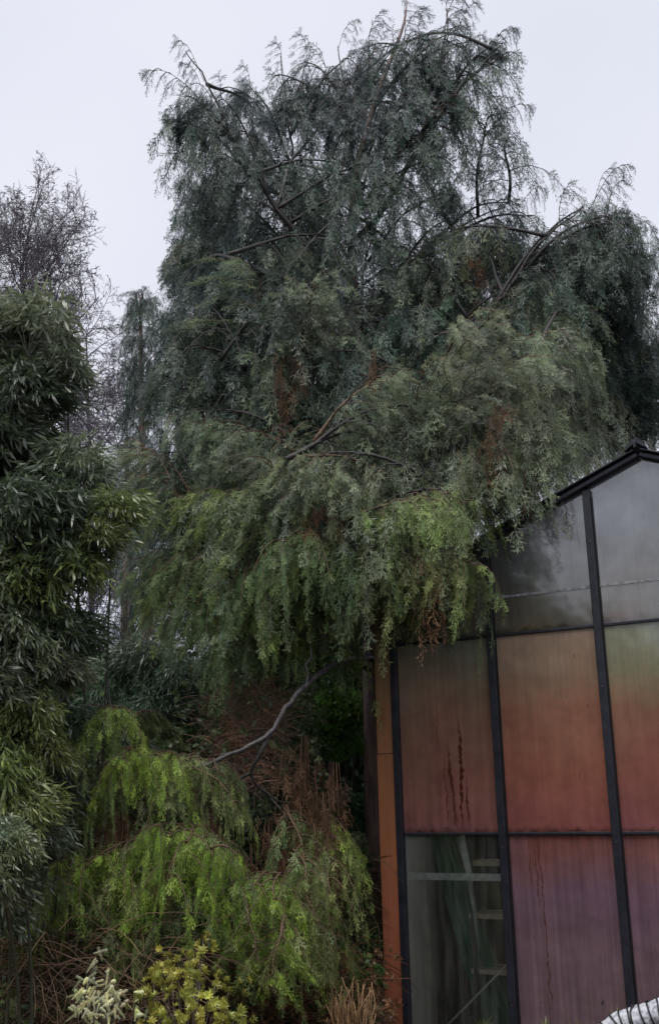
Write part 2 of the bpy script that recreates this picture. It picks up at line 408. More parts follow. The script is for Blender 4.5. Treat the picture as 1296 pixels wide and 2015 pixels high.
part('ridge_cap', prism([(pk[0]-.07, ZR+.0), (pk[0], ZR+.05), (pk[0]+.07, ZR+.0), (pk[0]+.06, ZR+.03), (pk[0]+.012, ZR+.075), (pk[0]-.012, ZR+.075), (pk[0]-.06, ZR+.03)], -.10, DEP+.06), M['frame'], gh)
part('ridge_end_clip', box(pk[0]-.012, pk[0]+.006, -.115, -.10, ZR+.01, ZR+.055), M['frame'], gh, .003)
# pale end of the gutter bracket under the tree
part('bracket', slab((.30, roof(.30)+.025), (.44, roof(.44)+.025), -.125, -.088, .03), M['bar'], gh, .004)
# corner board with a joint
mt, n, b = mat('orange_brown_board')
t = node(n, 'ShaderNodeTexCoord'); s = node(n, 'ShaderNodeSeparateXYZ'); n.links.new(t.outputs['Object'], s.inputs[0])
mp = node(n, 'ShaderNodeMapping'); mp.inputs['Scale'].default_value = (30, 1, 1.2); n.links.new(t.outputs['Object'], mp.inputs[0])
g1 = noise(n, 1, 6, mp.outputs[0], .6)
zz = mth(n, 'DIVIDE', mth(n, 'ADD', s.outputs[2], mth(n, 'MULTIPLY', noise(n, 3, 3), .4)), 3.3, clamp=True)
c = ramp(n, zz, [(0, (.30, .10, .05)), (.3, (.34, .115, .06)), (.55, (.36, .145, .06)), (.72, (.32, .155, .07)), (.85, (.22, .15, .09)), (1, (.17, .14, .11))])
c = mix(n, .55, c, mix(n, 1, c, ramp(n, g1, [(.35, (.7, .62, .6)), (.65, (1.15, 1.12, 1.1))]), 'MULTIPLY'))
n.links.new(c, b.inputs['Base Color']); b.inputs['Roughness'].default_value = .5; bump(n, b, g1, .15, .01)
M['board'] = mt
part('corner_board', box(-.155, -.03, -.02, .015, 0, 1.875), M['board'], gh, .004)
part('corner_board', box(-.150, -.03, -.022, .013, 1.879, ZE-.04), M['board'], gh, .004)
# side walls, back and roof
def quadbox(a, b_, c, d, nrm_, t):
    a, b_, c, d = [Vector(q) for q in (a, b_, c, d)]; o_ = Vector(nrm_)*t
    V = [a, b_, c, d, a+o_, b_+o_, c+o_, d+o_]
    return V, [(0, 3, 2, 1), (4, 5, 6, 7), (0, 1, 5, 4), (1, 2, 6, 5), (2, 3, 7, 6), (3, 0, 4, 7)]
ns = 4
for sgn, uu in ((1, 0.0), (-1, 5*PW)):
    for k in range(ns):
        v0, v1 = .03+k*(DEP-.03)/ns+.012, .03+(k+1)*(DEP-.03)/ns-.012
        for z0, z1 in ((.05, Z1-.008), (Z1+.008, Z2-.008), (Z2+.008, ZE-.03)):
            part('side_pane', quadbox((uu, v0, z0), (uu, v1, z0), (uu, v1, z1), (uu, v0, z1), (sgn, 0, 0), .006), PM['side'], gh)
    for k in range(1, ns+1):
        v = .03+k*(DEP-.03)/ns
        part('side_post', box(uu-.02, uu+.02, v-.02, v+.02, 0, ZE-.02), M['frame'], gh)
    part('eaves_gutter', box(uu-.04-.08*(sgn > 0), uu+.04+.08*(sgn < 0), .05, DEP, ZE-.05, ZE+.0), M['frame'], gh, .01)
for k in range(5):
    u0, u1 = k*PW+gap, (k+1)*PW-gap
    top = [(u0, Z2+.008), (u1, Z2+.008), (u1, roof(u1)-.04)]
    if k == 2: top.append((2.5*PW, ZR-.04))
    top.append((u0, roof(u0)-.04))
    part('back_pane', prism(top, DEP, DEP+.006), PM['top'], gh)
    part('back_pane', box(u0, u1, DEP, DEP+.006, .05, Z2-.008), PM['side'], gh)
for sgn in (-1, 1):
    for k in range(ns):
        v0, v1 = .04+k*(DEP-.04)/ns+.01, .04+(k+1)*(DEP-.04)/ns-.01
        ue = 2.5*PW+sgn*(2.5*PW+.05); ur = 2.5*PW+sgn*.02
        a = (ue, v0, ZE-.05*sl+.01); b_ = (ue, v1, ZE-.05*sl+.01); c_ = (ur, v1, ZR-.003); d_ = (ur, v0, ZR-.003)
        part('roof_pane', quadbox(a, b_, c_, d_, (0, 0, 1), .008), PM['roofp'], gh)
        part('rafter', slab((ue, ZE-.05*sl-.045), (ur, ZR-.055), v1+.003, v1+.019, .045) if sgn < 0 else slab((ur, ZR-.055), (ue, ZE-.05*sl-.045), v1+.003, v1+.019, .045), M['frame'], gh)

# things inside, seen through the clear pane
mt, n, b = mat('green_sheet'); nz = noise(n, 9, 4)
n.links.new(ramp(n, nz, [(.3, (.015, .08, .04)), (.7, (.035, .17, .08))]), b.inputs['Base Color']); b.inputs['Roughness'].default_value = .5; M['sheet'] = mt
V = []; Fq = []
for j in range(25):
    z = 1.45-j*.058
    cx = .12+.0165*j; hw = .06+.0045*j
    for i in range(13):
        a = i/12*2-1
        p = (cx+a*hw, .28+.035*math.sin(a*9+j*.15)+.10*j/24, z); V.append(p)
for j in range(24):
    for i in range(12): q = j*13+i; Fq.append((q, q+1, q+14, q+13))
me = mesh_np('green_sheet', V, Fq, None, M['sheet'], True)
o = objm('folded_sheet', me, label='dark green folded sheet hanging behind the clear greenhouse pane', cat='sheet')
sm = o.modifiers.new('thick', 'SOLIDIFY'); sm.thickness = .006
o.location = gh.location; o.rotation_euler = gh.rotation_euler
shelf = empty('shelf_rack', G(.66, .36, 0), -AZ, label='wooden plank shelf rack inside the greenhouse behind the clear pane', cat='shelf')
M['plank'] = wood_mat('pale_plank', (.36, .28, .20), (.68, .54, .38), 14)
M['upright'] = wood_mat('dark_upright', (.03, .03, .03), (.08, .07, .06), 14)
for z in (.12, .48, .82, 1.15):
    part('plank', box(-.30, .75, -.14, .14, z-.016, z+.016), M['plank'], shelf, .006)
for u in (-.26, .7):
    for v in (-.12, .12):
        part('upright', box(u-.012, u+.012, v-.012+(.15 if v > 0 else -.15)*.2, v+.012+(.15 if v > 0 else -.15)*.2, -.03, 1.3), M['upright'], shelf)
tb = Acc(); tube(tb, [(.10, .07, .05), (.35, .07, .27), (.72, .07, .60)], .007, 6)
br = objm('diagonal_brace', tb.mesh('diagonal_brace', M['bar'], True), gh)
tb = Acc(); tube(tb, [(.36, .16, 1.33), (.40, .17, 1.1), (.445, .17, .62)], [.028, .022, .002], 8)  # pale tapered tube added in place of a light reflection
o = objm('reflection_wedge', tb.mesh('reflection_wedge', M['bar'], True), label='pale tapering wedge standing in for a reflection on the clear pane', cat='reflection')
o.location = gh.location; o.rotation_euler = gh.rotation_euler
mt, n, b = mat('ochre_board'); nz = noise(n, 14, 4)
n.links.new(ramp(n, nz, [(.3, (.09, .055, .02)), (.7, (.22, .15, .07))]), b.inputs['Base Color'])
o = part('leaning_board', quadbox((.09, .12, .0), (.15, .12, .0), (.11, .10, 1.18), (.05, .10, 1.18), (0, 1, 0), .02), mt, None, .004,
         label='narrow ochre board leaning inside the corner of the greenhouse', cat='board')
o.location = gh.location; o.rotation_euler = gh.rotation_euler

# ------------------------------------------------------------------ cypress sprays
def spray_template(seed, bare=0.0):
    r = np.random.default_rng(seed); acc = Acc()
    L = 1.0; nn = 8; P = []
    ph = r.uniform(0, 6)
    for i in range(nn+1):
        s = i/nn
        P.append((.12*s*s+.03*math.sin(ph+s*4), .05*math.sin(ph*2+s*5), -s*L))
    P = np.array(P)
    for i in range(nn):
        d = nrm(P[i+1]-P[i]); 
        if i % 2 == 0:
            j = min(i+2, nn); dd = P[j]-P[i]
            kite(acc, P[i], nrm(dd), nrm([r.uniform(-.4, .4), 1, 0]), np.linalg.norm(dd)*1.12, .045, i/nn*.8, min(1, (i+2)/nn))
    for i in range(1, nn):
        for sg in (-1, 1):
            if r.random() < .22+bare: continue
            s = i/nn
            l = (.36*math.sin(math.pi*min(1, s*.75+.28))+.06)*r.uniform(.55, 1.3)
            ang = r.uniform(.45, 1.05)
            d = nrm([r.uniform(-.35, .45), sg*math.sin(ang), -math.cos(ang)])
            sd = nrm(np.cross(d, [1, r.uniform(-.4, .4), r.uniform(-.3, .3)]))
            d2 = nrm(d+np.array([0, 0, -.6]))
            kite(acc, P[i], d, sd, l*.65, .030, s*.5, s*.5+.35)
            kite(acc, P[i]+d*l*.55, d2, sd, l*.5, .030, s*.5+.3, 1)
            for q in range(2):
                f = .35+.35*q; sg2 = -1 if q % 2 else 1
                dd = nrm(d+sd*sg2*1.0+np.array([0, 0, -.2]))
                spike(acc, P[i]+d*l*f, dd, nrm(np.cross(dd, [1, .1, .2])), l*r.uniform(.35, .6), .030, s*.5+.2, 1)
    return acc.get()
SPR = [spray_template(i) for i in range(6)]
DEADS = [spray_template(40+i, .25) for i in range(3)]

def build_bough(L, pitch, seed, sparse=False, fine=1.0):
    """a drooping branch: main axis, side branchlets and curtains of hanging sprays"""
    r = np.random.default_rng(seed)
    wood, fol, inst = Acc(), Acc(), []
    n = 12; t = np.linspace(0, 1, n)
    arch = (.10 if pitch < rad(15) else .13)*(1.6 if sparse else 1)
    wob = r.uniform(-.05, .05); ph = r.uniform(0, 6)
    def ax(t):
        t = np.asarray(t, float)
        x = L*math.cos(pitch)*t; z = L*math.sin(pitch)*t+L*arch*np.sin(math.pi*t**1.15)
        y = L*(wob*np.sin(math.pi*t)+.02*np.sin(ph+t*7)*t*(1-t)*4)
        return np.stack([x, y, z], -1)
    tube(wood, ax(t), np.linspace(.005 if sparse else .009+.0085*L, .0022 if sparse else .0035, n), 5)
    step = .085 if not sparse else .07
    n2 = int(L*.8/step)
    for k in range(n2):
        tt = .2+.8*(k+.5)/n2+r.uniform(-.01, .01); tt = min(tt, .995)
        p0 = ax(tt); sg = 1 if k % 2 else -1
        az = sg*rad(r.uniform(35, 80))*(1.15-tt*.65)
        l2 = (.12+.40*math.sin(math.pi*min(1, tt*.72+.2)))*r.uniform(.6, 1.25)*(.55+.28*min(L, 2))
        if sparse: l2 *= .5
        droop = r.uniform(.8, 1.35); rise = r.uniform(.1, .45)
        m2 = 6; s = np.linspace(0, 1, m2)
        P = p0+np.stack([math.cos(az)*l2*(s-.12*s*s), math.sin(az)*l2*(s-.12*s*s), l2*(rise*s-droop*s*s)], -1)
        tube(wood, P, np.linspace(.0055, .002, m2), 3, cap=False)
        nn = max(2, int(l2/((.040 if fine == 1 else .026) if not sparse else .07)))
        for q in range(nn):
            sq = (q+r.uniform(.3, 1))/nn; i = min(int(sq*(m2-1)), m2-2); f = sq*(m2-1)-i
            pp = P[i]*(1-f)+P[i+1]*f
            chain = 1+(r.random() < .75)+(r.random() < .5)+(r.random() < .3)
            if fine < 1: chain += int(r.integers(0, 3))
            if sparse: chain = 1+(r.random() < .4)
            yaw = az+r.uniform(-1.5, 1.5); tilt = -r.uniform(.05, .75)
            for c in range(chain):
                sc = min(.22, .115*math.exp(r.normal(0, .30)))*fine
                Mx = rotz(yaw) @ roty(tilt*(1-.55*c)) @ rotz(r.uniform(-.9, .9))*sc
                inst.append((int(r.integers(6)), Mx, pp, r.uniform(-.35, .15)+.25*sq-.1*c))
                pp = pp+Mx @ np.array([.08, 0, -.72]); tilt *= .5
        # terminal spray of the branchlet
        d = nrm(P[-1]-P[-2]); inst.append((int(r.integers(6)), frame(d, r.uniform(0, 6))*r.uniform(.10, .16)*fine, P[-1]-d*.03, .3))
    for e in range(3):
        d = nrm(ax(1.0)-ax(.93)+np.array([0, r.uniform(-.03, .03), -.02*e])); inst.append((int(r.integers(6)), frame(d, r.uniform(0, 6))*.15*fine, ax(1.0)-d*.02, .35))
    merge(fol, SPR, inst)
    return wood.mesh('branch', M['limb'] if fine == 1 and not sparse else M['warm'] if fine < 1 else M['twig'], True), fol.mesh('foliage', M['cypress'])
PITCH = [-30, 0, 28, 55]
LENS = [.75, 1.3, 2.0]
PROT = {}
for pi_, p in enumerate(PITCH):
    for li, l in enumerate(LENS):
        for v in range(2):
            PROT[(pi_, li, v)] = build_bough(l, rad(p), 100+pi_*20+li*5+v)
FINE = {}
for pi_, p in ((0, -30), (1, 0)):
    for li, l in enumerate(LENS[:2]):
        for v in range(2): FINE[(pi_, li, v)] = build_bough(l, rad(p), 500+pi_*20+li*5+v, fine=.62)
SPARSE = {pi_: build_bough(.8, rad(PITCH[pi_]), 300+pi_, True) for pi_ in range(4)}

def clump_mesh(seed, n_=420, R=.34, rz=1.15):
    r = np.random.default_rng(seed); inst = []; acc = Acc()
    cs_ = [np.array([r.uniform(-.6, .6), r.uniform(-.6, .6), r.uniform(-.7, .7)*rz])*R for q in range(7)]
    for k in range(n_):
        v = nrm(r.normal(size=3)); c_ = cs_[k % 7]
        p = c_+v*np.array([1, 1, 1.3])*R*.5*r.uniform(.3, 1)
        d = nrm(np.array([v[0]*.6, v[1]*.6, -1.0])+r.normal(0, .2, 3))
        inst.append((int(r.integers(6)), frame(d, r.uniform(0, 6.3))*r.uniform(.10, .19), p+np.array([0, 0, .06]), r.uniform(-.5, .1)+.25*v[2]))
    merge(acc, SPR, inst); return acc.mesh('foliage', M['cypress'])
CLM = [clump_mesh(700+i) for i in range(5)]
def place_bough(tree, a, b_, col, sparse=False, dead=False, fine=False):
    a = Vector(a); b_ = Vector(b_); d = b_-a; L = d.length
    pitch = math.degrees(math.asin(max(-1, min(1, d.z/max(L, 1e-4)))))
    pi_ = min(range(4), key=lambda i: abs(PITCH[i]-pitch))
    if sparse: wm, fm = SPARSE[pi_]; base = .8
    else:
        li = min(range(3), key=lambda i: abs(math.log(LENS[i]/L))); wm, fm = PROT[(pi_, li, random.randrange(2))]; base = LENS[li]
    if fine:
        pi_ = min(range(2), key=lambda i: abs(PITCH[i]-pitch)); li = min(range(2), key=lambda i: abs(math.log(LENS[i]/L))); wm, fm = FINE[(pi_, li, random.randrange(2))]; base = LENS[li]
    s = L/base
    o = objm('branch', wm, tree)
    s2 = min(max(s, .8), 1.25)
    o.location = a-tree.location
    o.rotation_euler = (0, -rad(pitch-PITCH[pi_])*(.9), math.atan2(d.y, d.x))
    o.scale = (s, s2*random.choice((-1, 1)), s2 if abs(pitch) < 35 else s)
    f = objm('foliage', fm, o); f.color = (*col, 1)
    return o

# ------------------------------------------------------------------ the big cypress
TD = 8.6
base = at(768, 1900, TD)
tree = empty('cypress_tree', (base.x+.02, base.y, 0), label='tall weeping cypress with drooping sprays towering behind the greenhouse', cat='tree')
TO = tree.location.copy()
tp = [Vector((base.x+.02, TD, -.15)), Vector((base.x+.01, TD, .15))]+[at(x, y, d) for x, y, d in
      ((758, 1900, TD), (746, 1600, TD), (738, 1290, TD), (727, 1000, TD), (716, 820, TD), (700, 640, TD), (692, 480, TD), (703, 330, TD), (745, 180, TD), (790, 60, TD), (800, 5, TD))]
tpath = smooth_path(tp, 60)
trad = np.interp(np.linspace(0, 1, 60), [0, .05, .12, .4, .6, 1], [.17, .135, .118, .10, .05, .004])
acc = Acc()
tube(acc, tpath-np.array(TO), trad*(1+.05*rng.standard_normal(60)), 14)
for q in range(26):       # knots and snapped stubs
    i = rng.integers(6, 34); a = rng.uniform(math.pi, 2*math.pi) if q % 2 else rng.uniform(-1.2, .4); r_ = trad[i]
    p = tpath[i]-np.array(TO)+np.array([math.cos(a), math.sin(a), 0])*r_*.85
    d = np.array([math.cos(a), math.sin(a), .25]); l = rng.uniform(.025, .07)
    tube(acc, [p, p+d*l*.5, p+d*l], [.022, .016, .010], 6)
objm('trunk', acc.mesh('trunk', M['bark'], True), tree)

def limb(pts, r0, r1, name='limb', mt='limb', n=24, tr=tree, sides=8, jit=.015):
    P = smooth_path([at(*p) if len(p) == 3 and isinstance(p, tuple) else p for p in pts], n)
    P[1:-1] += rng.normal(0, jit, (n-2, 3))*np.array([1, 1, 1])*.6
    acc = Acc(); tube(acc, P-np.array(tr.location), np.linspace(r0*.8, r1*.8, n) if mt == 'pale_limb' else np.linspace(r0*.75, .0035, n), sides)
    objm(name, acc.mesh(name, M[mt], True), tr); return P
LIMBS = [
 [(702, 660, 8.6), (662, 590, 8.5), (600, 480, 8.3), (530, 390, 8.2), (478, 310, 8.1), (440, 230, 8.0), (400, 150, 8.0), (365, 100, 8.0)],
 [(694, 480, 8.6), (760, 400, 8.5), (830, 270, 8.4), (868, 120, 8.4), (880, 20, 8.4)],
 [(698, 560, 8.6), (600, 420, 9.0), (570, 260, 9.1), (552, 110, 9.1)],
 [(703, 400, 8.6), (690, 260, 8.8), (664, 90, 8.9)],
 [(830, 280, 8.4), (900, 180, 8.2), (985, 90, 8.1)],
 [(705, 620, 8.6), (800, 520, 8.8), (900, 450, 9.0), (1000, 400, 9.1)],
 [(712, 800, 8.6), (850, 690, 8.3), (980, 590, 8.1), (1060, 480, 8.0), (1150, 400, 8.0)],
 [(695, 660, 8.6), (640, 612, 8.4), (560, 560, 8.0), (450, 500, 7.8)],
 [(716, 860, 8.6), (640, 800, 8.2), (500, 730, 7.9), (380, 700, 7.8)],
 [(718, 880, 8.6), (860, 790, 7.8), (960, 720, 7.3), (1060, 690, 7.1)],
 [(722, 960, 8.6), (680, 930, 8.0), (620, 900, 7.2), (560, 905, 6.9)],
 [(725, 1000, 8.6), (790, 975, 7.8), (860, 965, 7.1), (900, 975, 6.9)],
 [(728, 1040, 8.6), (620, 1090, 8.1), (480, 1110, 7.7), (370, 1140, 7.6)],
 [(722, 940, 8.6), (600, 880, 8.4), (440, 830, 8.1), (320, 830, 8.0)],
 [(712, 780, 8.6), (860, 720, 9.0), (1040, 700, 9.2), (1200, 720, 9.3)],
 [(702, 560, 8.6), (560, 500, 9.2), (440, 430, 9.4), (370, 420, 9.4)],
 [(735, 1150, 8.6), (700, 1130, 8.0), (660, 1100, 7.3), (590, 1060, 6.9)],
]
SK = [tpath[i] for i in range(18, 60)]
for i, lp in enumerate(LIMBS):
    P = limb(lp, .042 if i in (0, 1, 6) else .034, .009)
    SK += [P[j] for j in range(5, 24)]
SK = np.array(SK)

BLUE = (0.037, 0.057, 0.063); SLATE = (0.049, 0.076, 0.070); DEEP = (0.032, 0.056, 0.050); SAGE = (0.098, 0.126, 0.092); GRN = (0.071, 0.112, 0.056); LIME = (0.104, 0.171, 0.039); LIT_GRN = (0.155, 0.235, 0.046); MOSS = (0.095, 0.132, 0.056); OLIVE = (0.122, 0.165, 0.061)  # bluish tones put haze, yellow greens put brighter light, into leaf colour
def cj(c, a=.18):
    k = random.uniform(1-a, 1+a)*random.choice((.85, 1, 1, 1.2)); return tuple(v*k*random.uniform(.93, 1.07) for v in c)
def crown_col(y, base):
    """bluish haze above passing gradually into brighter lit green below, as leaf colour"""
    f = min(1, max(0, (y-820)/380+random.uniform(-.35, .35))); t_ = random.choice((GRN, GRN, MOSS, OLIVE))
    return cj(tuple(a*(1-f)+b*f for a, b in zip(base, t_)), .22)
def attach(tip):
    tip = np.array(tip); d = np.linalg.norm(SK-tip, axis=1)
    hd = np.linalg.norm((SK-tip)[:, :2], axis=1)
    cost = np.abs(d-.95)+2.2*np.maximum(0, SK[:, 2]-tip[2]+.15*hd)+np.maximum(0, .45-hd)*1.0
    return SK[int(np.argmin(cost))]
# outline clumps: pixel position of each arching crest and its distance
TIPS = [
 # crown top
 (372, 190, 8.0), (345, 235, 8.0), (405, 215, 7.9), (440, 190, 8.1), (490, 170, 8.6), (450, 260, 8.3), (520, 230, 8.8), (545, 150, 9.0), (600, 120, 9.1), (575, 200, 9.2),
 (640, 150, 8.9), (690, 110, 8.9), (730, 90, 8.8), (770, 100, 8.6), (800, 80, 8.5), (850, 60, 8.4), (890, 60, 8.3), (925, 85, 8.3), (965, 95, 8.2), (990, 110, 8.1),
 (720, 170, 8.3), (800, 180, 8.3), (860, 160, 8.2), (900, 200, 8.4), (660, 220, 8.5), (760, 260, 8.2), (840, 260, 8.1), (600, 290, 8.6), (690, 320, 8.3),
 (985, 260, 8.2), (960, 225, 8.3), (870, 310, 8.2), (500, 330, 8.7), (430, 300, 8.2), (560, 360, 8.4), (770, 370, 8.1), (840, 390, 8.1), 
 # left flank
 (400, 370, 9.1), (375, 440, 9.2), (365, 480, 8.9), (440, 420, 8.6), (380, 540, 8.6), (500, 460, 8.3), (450, 520, 7.9), (540, 545, 7.7), (610, 555, 7.7), (400, 600, 8.3), (350, 690, 8.0),
 (480, 620, 8.0), (560, 650, 7.9), (340, 800, 8.0), (420, 700, 7.8), (480, 760, 7.8), (390, 810, 7.7), (470, 850, 7.5), (540, 740, 7.9),
 # right flank
 (890, 430, 8.8), (1000, 395, 9.0), (1045, 425, 9.0), (940, 500, 8.7), (1010, 480, 8.9), (1110, 440, 8.1), (1150, 410, 8.0), (1200, 420, 8.0), (1240, 440, 8.0),
 (1180, 480, 8.1), (1250, 500, 8.1), (1120, 530, 8.0), (1210, 560, 8.3), (1060, 560, 8.0), (1260, 600, 8.6), (1010, 640, 7.4), (950, 620, 7.6), (1100, 650, 7.3), (1180, 660, 8.6),
 (870, 600, 8.0), (800, 600, 8.0), (830, 500, 8.3), (740, 520, 7.9), (1230, 680, 9.0), (1150, 720, 8.6), (1200, 770, 8.9), (1270, 740, 9.2),
 # middle front right: big sage mound
 (800, 735, 7.3), (860, 715, 7.1), (920, 705, 7.0), (980, 710, 6.9), (1040, 715, 6.9), (1090, 750, 7.0), (820, 800, 7.2), (880, 790, 6.9), (950, 790, 6.8), (1020, 800, 6.8), (1080, 830, 6.9),
 (780, 860, 7.3), (850, 880, 7.0), (920, 880, 6.8), (990, 880, 6.75), (760, 720, 7.5), (1130, 860, 7.2), (1060, 900, 7.2),
 (1180, 830, 9.0), (1240, 800, 9.3),
 # centre front
 (620, 900, 6.9), (580, 920, 6.9), (660, 925, 7.0), (690, 960, 7.2), (530, 930, 7.0), (620, 990, 6.9), (560, 1060, 6.8), (640, 1070, 6.8), (600, 1040, 6.8), (690, 1060, 7.2),
 (470, 950, 7.3), (440, 900, 7.4), (400, 960, 7.6), (460, 1040, 7.4), (520, 1000, 7.2),
 (790, 985, 7.1), (830, 975, 6.8), (870, 965, 6.7), (905, 975, 6.7), (850, 1030, 6.8), (790, 1060, 7.1), (740, 1040, 7.3), (890, 1050, 6.7), (860, 1080, 6.7), (905, 1090, 6.65),
 (720, 1070, 7.4), (760, 1100, 7.2), (700, 1080, 7.4),
 # lower left
 (440, 1100, 7.5), (380, 1110, 7.6), (480, 1130, 7.4), (340, 1100, 7.9), (300, 1130, 8.0), (400, 1180, 7.5), (450, 1200, 7.4), (520, 1140, 7.3), (580, 1110, 7.3), (640, 1090, 7.4),
 (360, 1000, 8.0), (340, 930, 8.2), (560, 1150, 7.8), (640, 1120, 7.8), (500, 1170, 7.6), (400, 1060, 7.8),
 (700, 420, 8.1), (720, 600, 8.0), (690, 360, 8.2), (740, 440, 8.1), (660, 480, 8.1), (780, 480, 8.2), (740, 330, 8.2), (650, 400, 8.3), (640, 560, 7.9), (760, 620, 7.9), (690, 240, 8.4), (620, 340, 8.3), (810, 320, 8.2), (1110, 700, 8.0), (1160, 800, 8.2), (1120, 620, 7.9), (1220, 500, 8.4), (1150, 600, 8.1), (1240, 860, 8.9), (1080, 500, 8.8), (1200, 640, 9.0), (860, 460, 8.3), (900, 540, 8.2), (840, 660, 7.9), (940, 640, 8.0), (440, 560, 8.2), (520, 600, 8.0), (380, 640, 8.4), (320, 740, 8.1), (430, 360, 8.8), (480, 390, 8.6), (560, 480, 8.2), (330, 860, 7.9),
 # behind, to close the middle
 (500, 560, 9.6), (600, 640, 9.6), (680, 560, 9.8), (800, 680, 9.6), (900, 560, 9.6), (560, 800, 9.4), (700, 760, 9.6), (860, 800, 9.4), (640, 900, 9.4), (480, 900, 9.2), (760, 950, 9.2),
 (600, 440, 9.7), (420, 640, 9.4), (980, 700, 9.5), (1060, 800, 9.5), (560, 1050, 9.0), (450, 780, 9.3), (380, 880, 9.0), (640, 1080, 9.0), (500, 700, 7.6), (600, 760, 7.6), (700, 720, 7.5), (660, 820, 7.5), (560, 860, 7.6), (720, 900, 7.5), (640, 690, 7.7),
]
for (x, y, d) in TIPS:
    if d < 8.4 and 930 < y and random.random() < .18: continue
    tip = at(x, y, d); a = attach(tip)
    if y < 420 or (x > 1090 and y < 600): c = BLUE if d > 8.4 else SLATE
    elif d > 9.1: c = DEEP  # farther boughs darker than near ones: crown shade put into leaf colour
    elif y < 690: c = SLATE if random.random() < .6 else SAGE
    else: c = SAGE if x > 700 or random.random() < .35 else SLATE
    place_bough(tree, a, tip, crown_col(y, c))
for (x, y, d, ax_, ay) in ((352, 80, 8.0, 402, 160), (880, -10, 8.3, 880, 90), (935, 5, 8.3, 890, 80), (905, 20, 8.3, 860, 100), (800, -5, 8.5, 795, 90), (700, 40, 8.9, 664, 100), (740, 50, 8.8, 720, 120), (610, 85, 9.1, 640, 130),
                    (545, 85, 9.1, 560, 160), (1015, 85, 8.1, 950, 120), (1010, 130, 8.1, 950, 130), (1235, 325, 8.0, 1165, 400), (1200, 330, 8.0, 1165, 410), (1285, 450, 8.0, 1220, 420), (1290, 470, 8.0, 1240, 430), (1070, 400, 9.0, 1010, 430),
                    (1020, 365, 9.0, 980, 410), (1005, 220, 8.2, 940, 260), (330, 215, 8.0, 380, 230), (320, 255, 8.0, 370, 250), (360, 125, 8.0, 400, 180), (830, 20, 8.4, 830, 90), (770, 60, 8.6, 780, 120), (950, 70, 8.3, 900, 120), (480, 130, 8.6, 500, 200), (430, 150, 8.1, 440, 210)):
    place_bough(tree, at(ax_, ay, d+.05), at(x, y, d), cj(BLUE), sparse=True)
for k, (x, y, d) in enumerate([q for q in TIPS if q[1] < 300 or (q[0] > 930 and q[1] < 520)][::2]):
    cx, cy = (700, 330) if y < 330 else (1080, 620)
    v = np.array([x-cx, y-cy-60.]); v /= np.linalg.norm(v); l = random.uniform(35, 80)
    place_bough(tree, at(x-v[0]*40, y-v[1]*40, d+.05), at(x+v[0]*l+random.uniform(-20, 20), y+v[1]*l+random.uniform(-15, 15), d-.05), cj(BLUE), sparse=True)

for (x, y, d, c) in ((600, 895, 6.75, SAGE), (640, 905, 6.8, SAGE), (560, 905, 6.85, SAGE), (680, 935, 6.9, SAGE), (620, 930, 6.7, SAGE), (590, 1050, 6.7, MOSS), (550, 1070, 6.7, LIT_GRN), (640, 1085, 6.75, MOSS), (610, 1060, 6.65, LIT_GRN),
                     (800, 985, 6.8, MOSS), (840, 970, 6.7, MOSS), (885, 965, 6.62, MOSS), (920, 985, 6.6, GRN), (860, 990, 6.6, LIT_GRN), (890, 1110, 6.6, LIT_GRN), (940, 1120, 6.58, MOSS), (420, 1100, 7.3, MOSS), (460, 1110, 7.3, LIT_GRN), (380, 1105, 7.4, MOSS),
                     (500, 1190, 7.2, GRN), (300, 1120, 7.7, MOSS), (340, 1110, 7.6, LIT_GRN), (420, 1160, 7.2, LIT_GRN), (370, 1180, 7.4, MOSS), (480, 1200, 7.1, LIT_GRN), (520, 1150, 7.1, MOSS), (560, 1130, 7.0, LIT_GRN), (700, 1080, 7.2, MOSS), (740, 1080, 7.1, GRN), (620, 1080, 7.0, MOSS), (440, 1230, 7.3, MOSS), (300, 1170, 7.7, MOSS), (265, 1130, 7.8, MOSS), (285, 1100, 7.8, LIT_GRN), (330, 1190, 7.6, MOSS), (400, 1230, 7.4, LIT_GRN), (350, 960, 7.8, MOSS), (320, 880, 7.9, MOSS), (290, 860, 8.0, SAGE), (830, 1020, 6.7, MOSS), (440, 960, 7.2, MOSS), (500, 1010, 7.1, GRN), (400, 1010, 7.5, MOSS), (760, 1030, 7.1, MOSS), (700, 1030, 7.2, MOSS), (390, 830, 7.6, MOSS), (350, 820, 7.8, MOSS), (430, 850, 7.5, SAGE), (480, 870, 7.4, SAGE), (520, 885, 7.2, SAGE), (770, 725, 7.1, SAGE), (830, 720, 7.0, SAGE), (900, 700, 6.9, SAGE), (960, 690, 6.85, SAGE), (1010, 700, 6.8, SAGE), (930, 610, 7.2, SAGE), (965, 615, 7.2, SAGE), (1080, 650, 7.1, SAGE), (620, 550, 7.5, SAGE), (480, 520, 7.7, SLATE), (740, 790, 7.2, SAGE), (960, 880, 6.7, MOSS), (1000, 900, 6.7, SAGE), (610, 830, 7.3, MOSS), (600, 560, 7.5, SAGE)):
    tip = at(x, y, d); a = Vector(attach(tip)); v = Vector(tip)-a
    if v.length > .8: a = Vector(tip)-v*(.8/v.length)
    place_bough(tree, a, tip, crown_col(y, tuple(q*1.35 for q in SAGE)) if y < 950 else tuple(q*1.25 for q in crown_col(y+60, OLIVE)), fine=True)

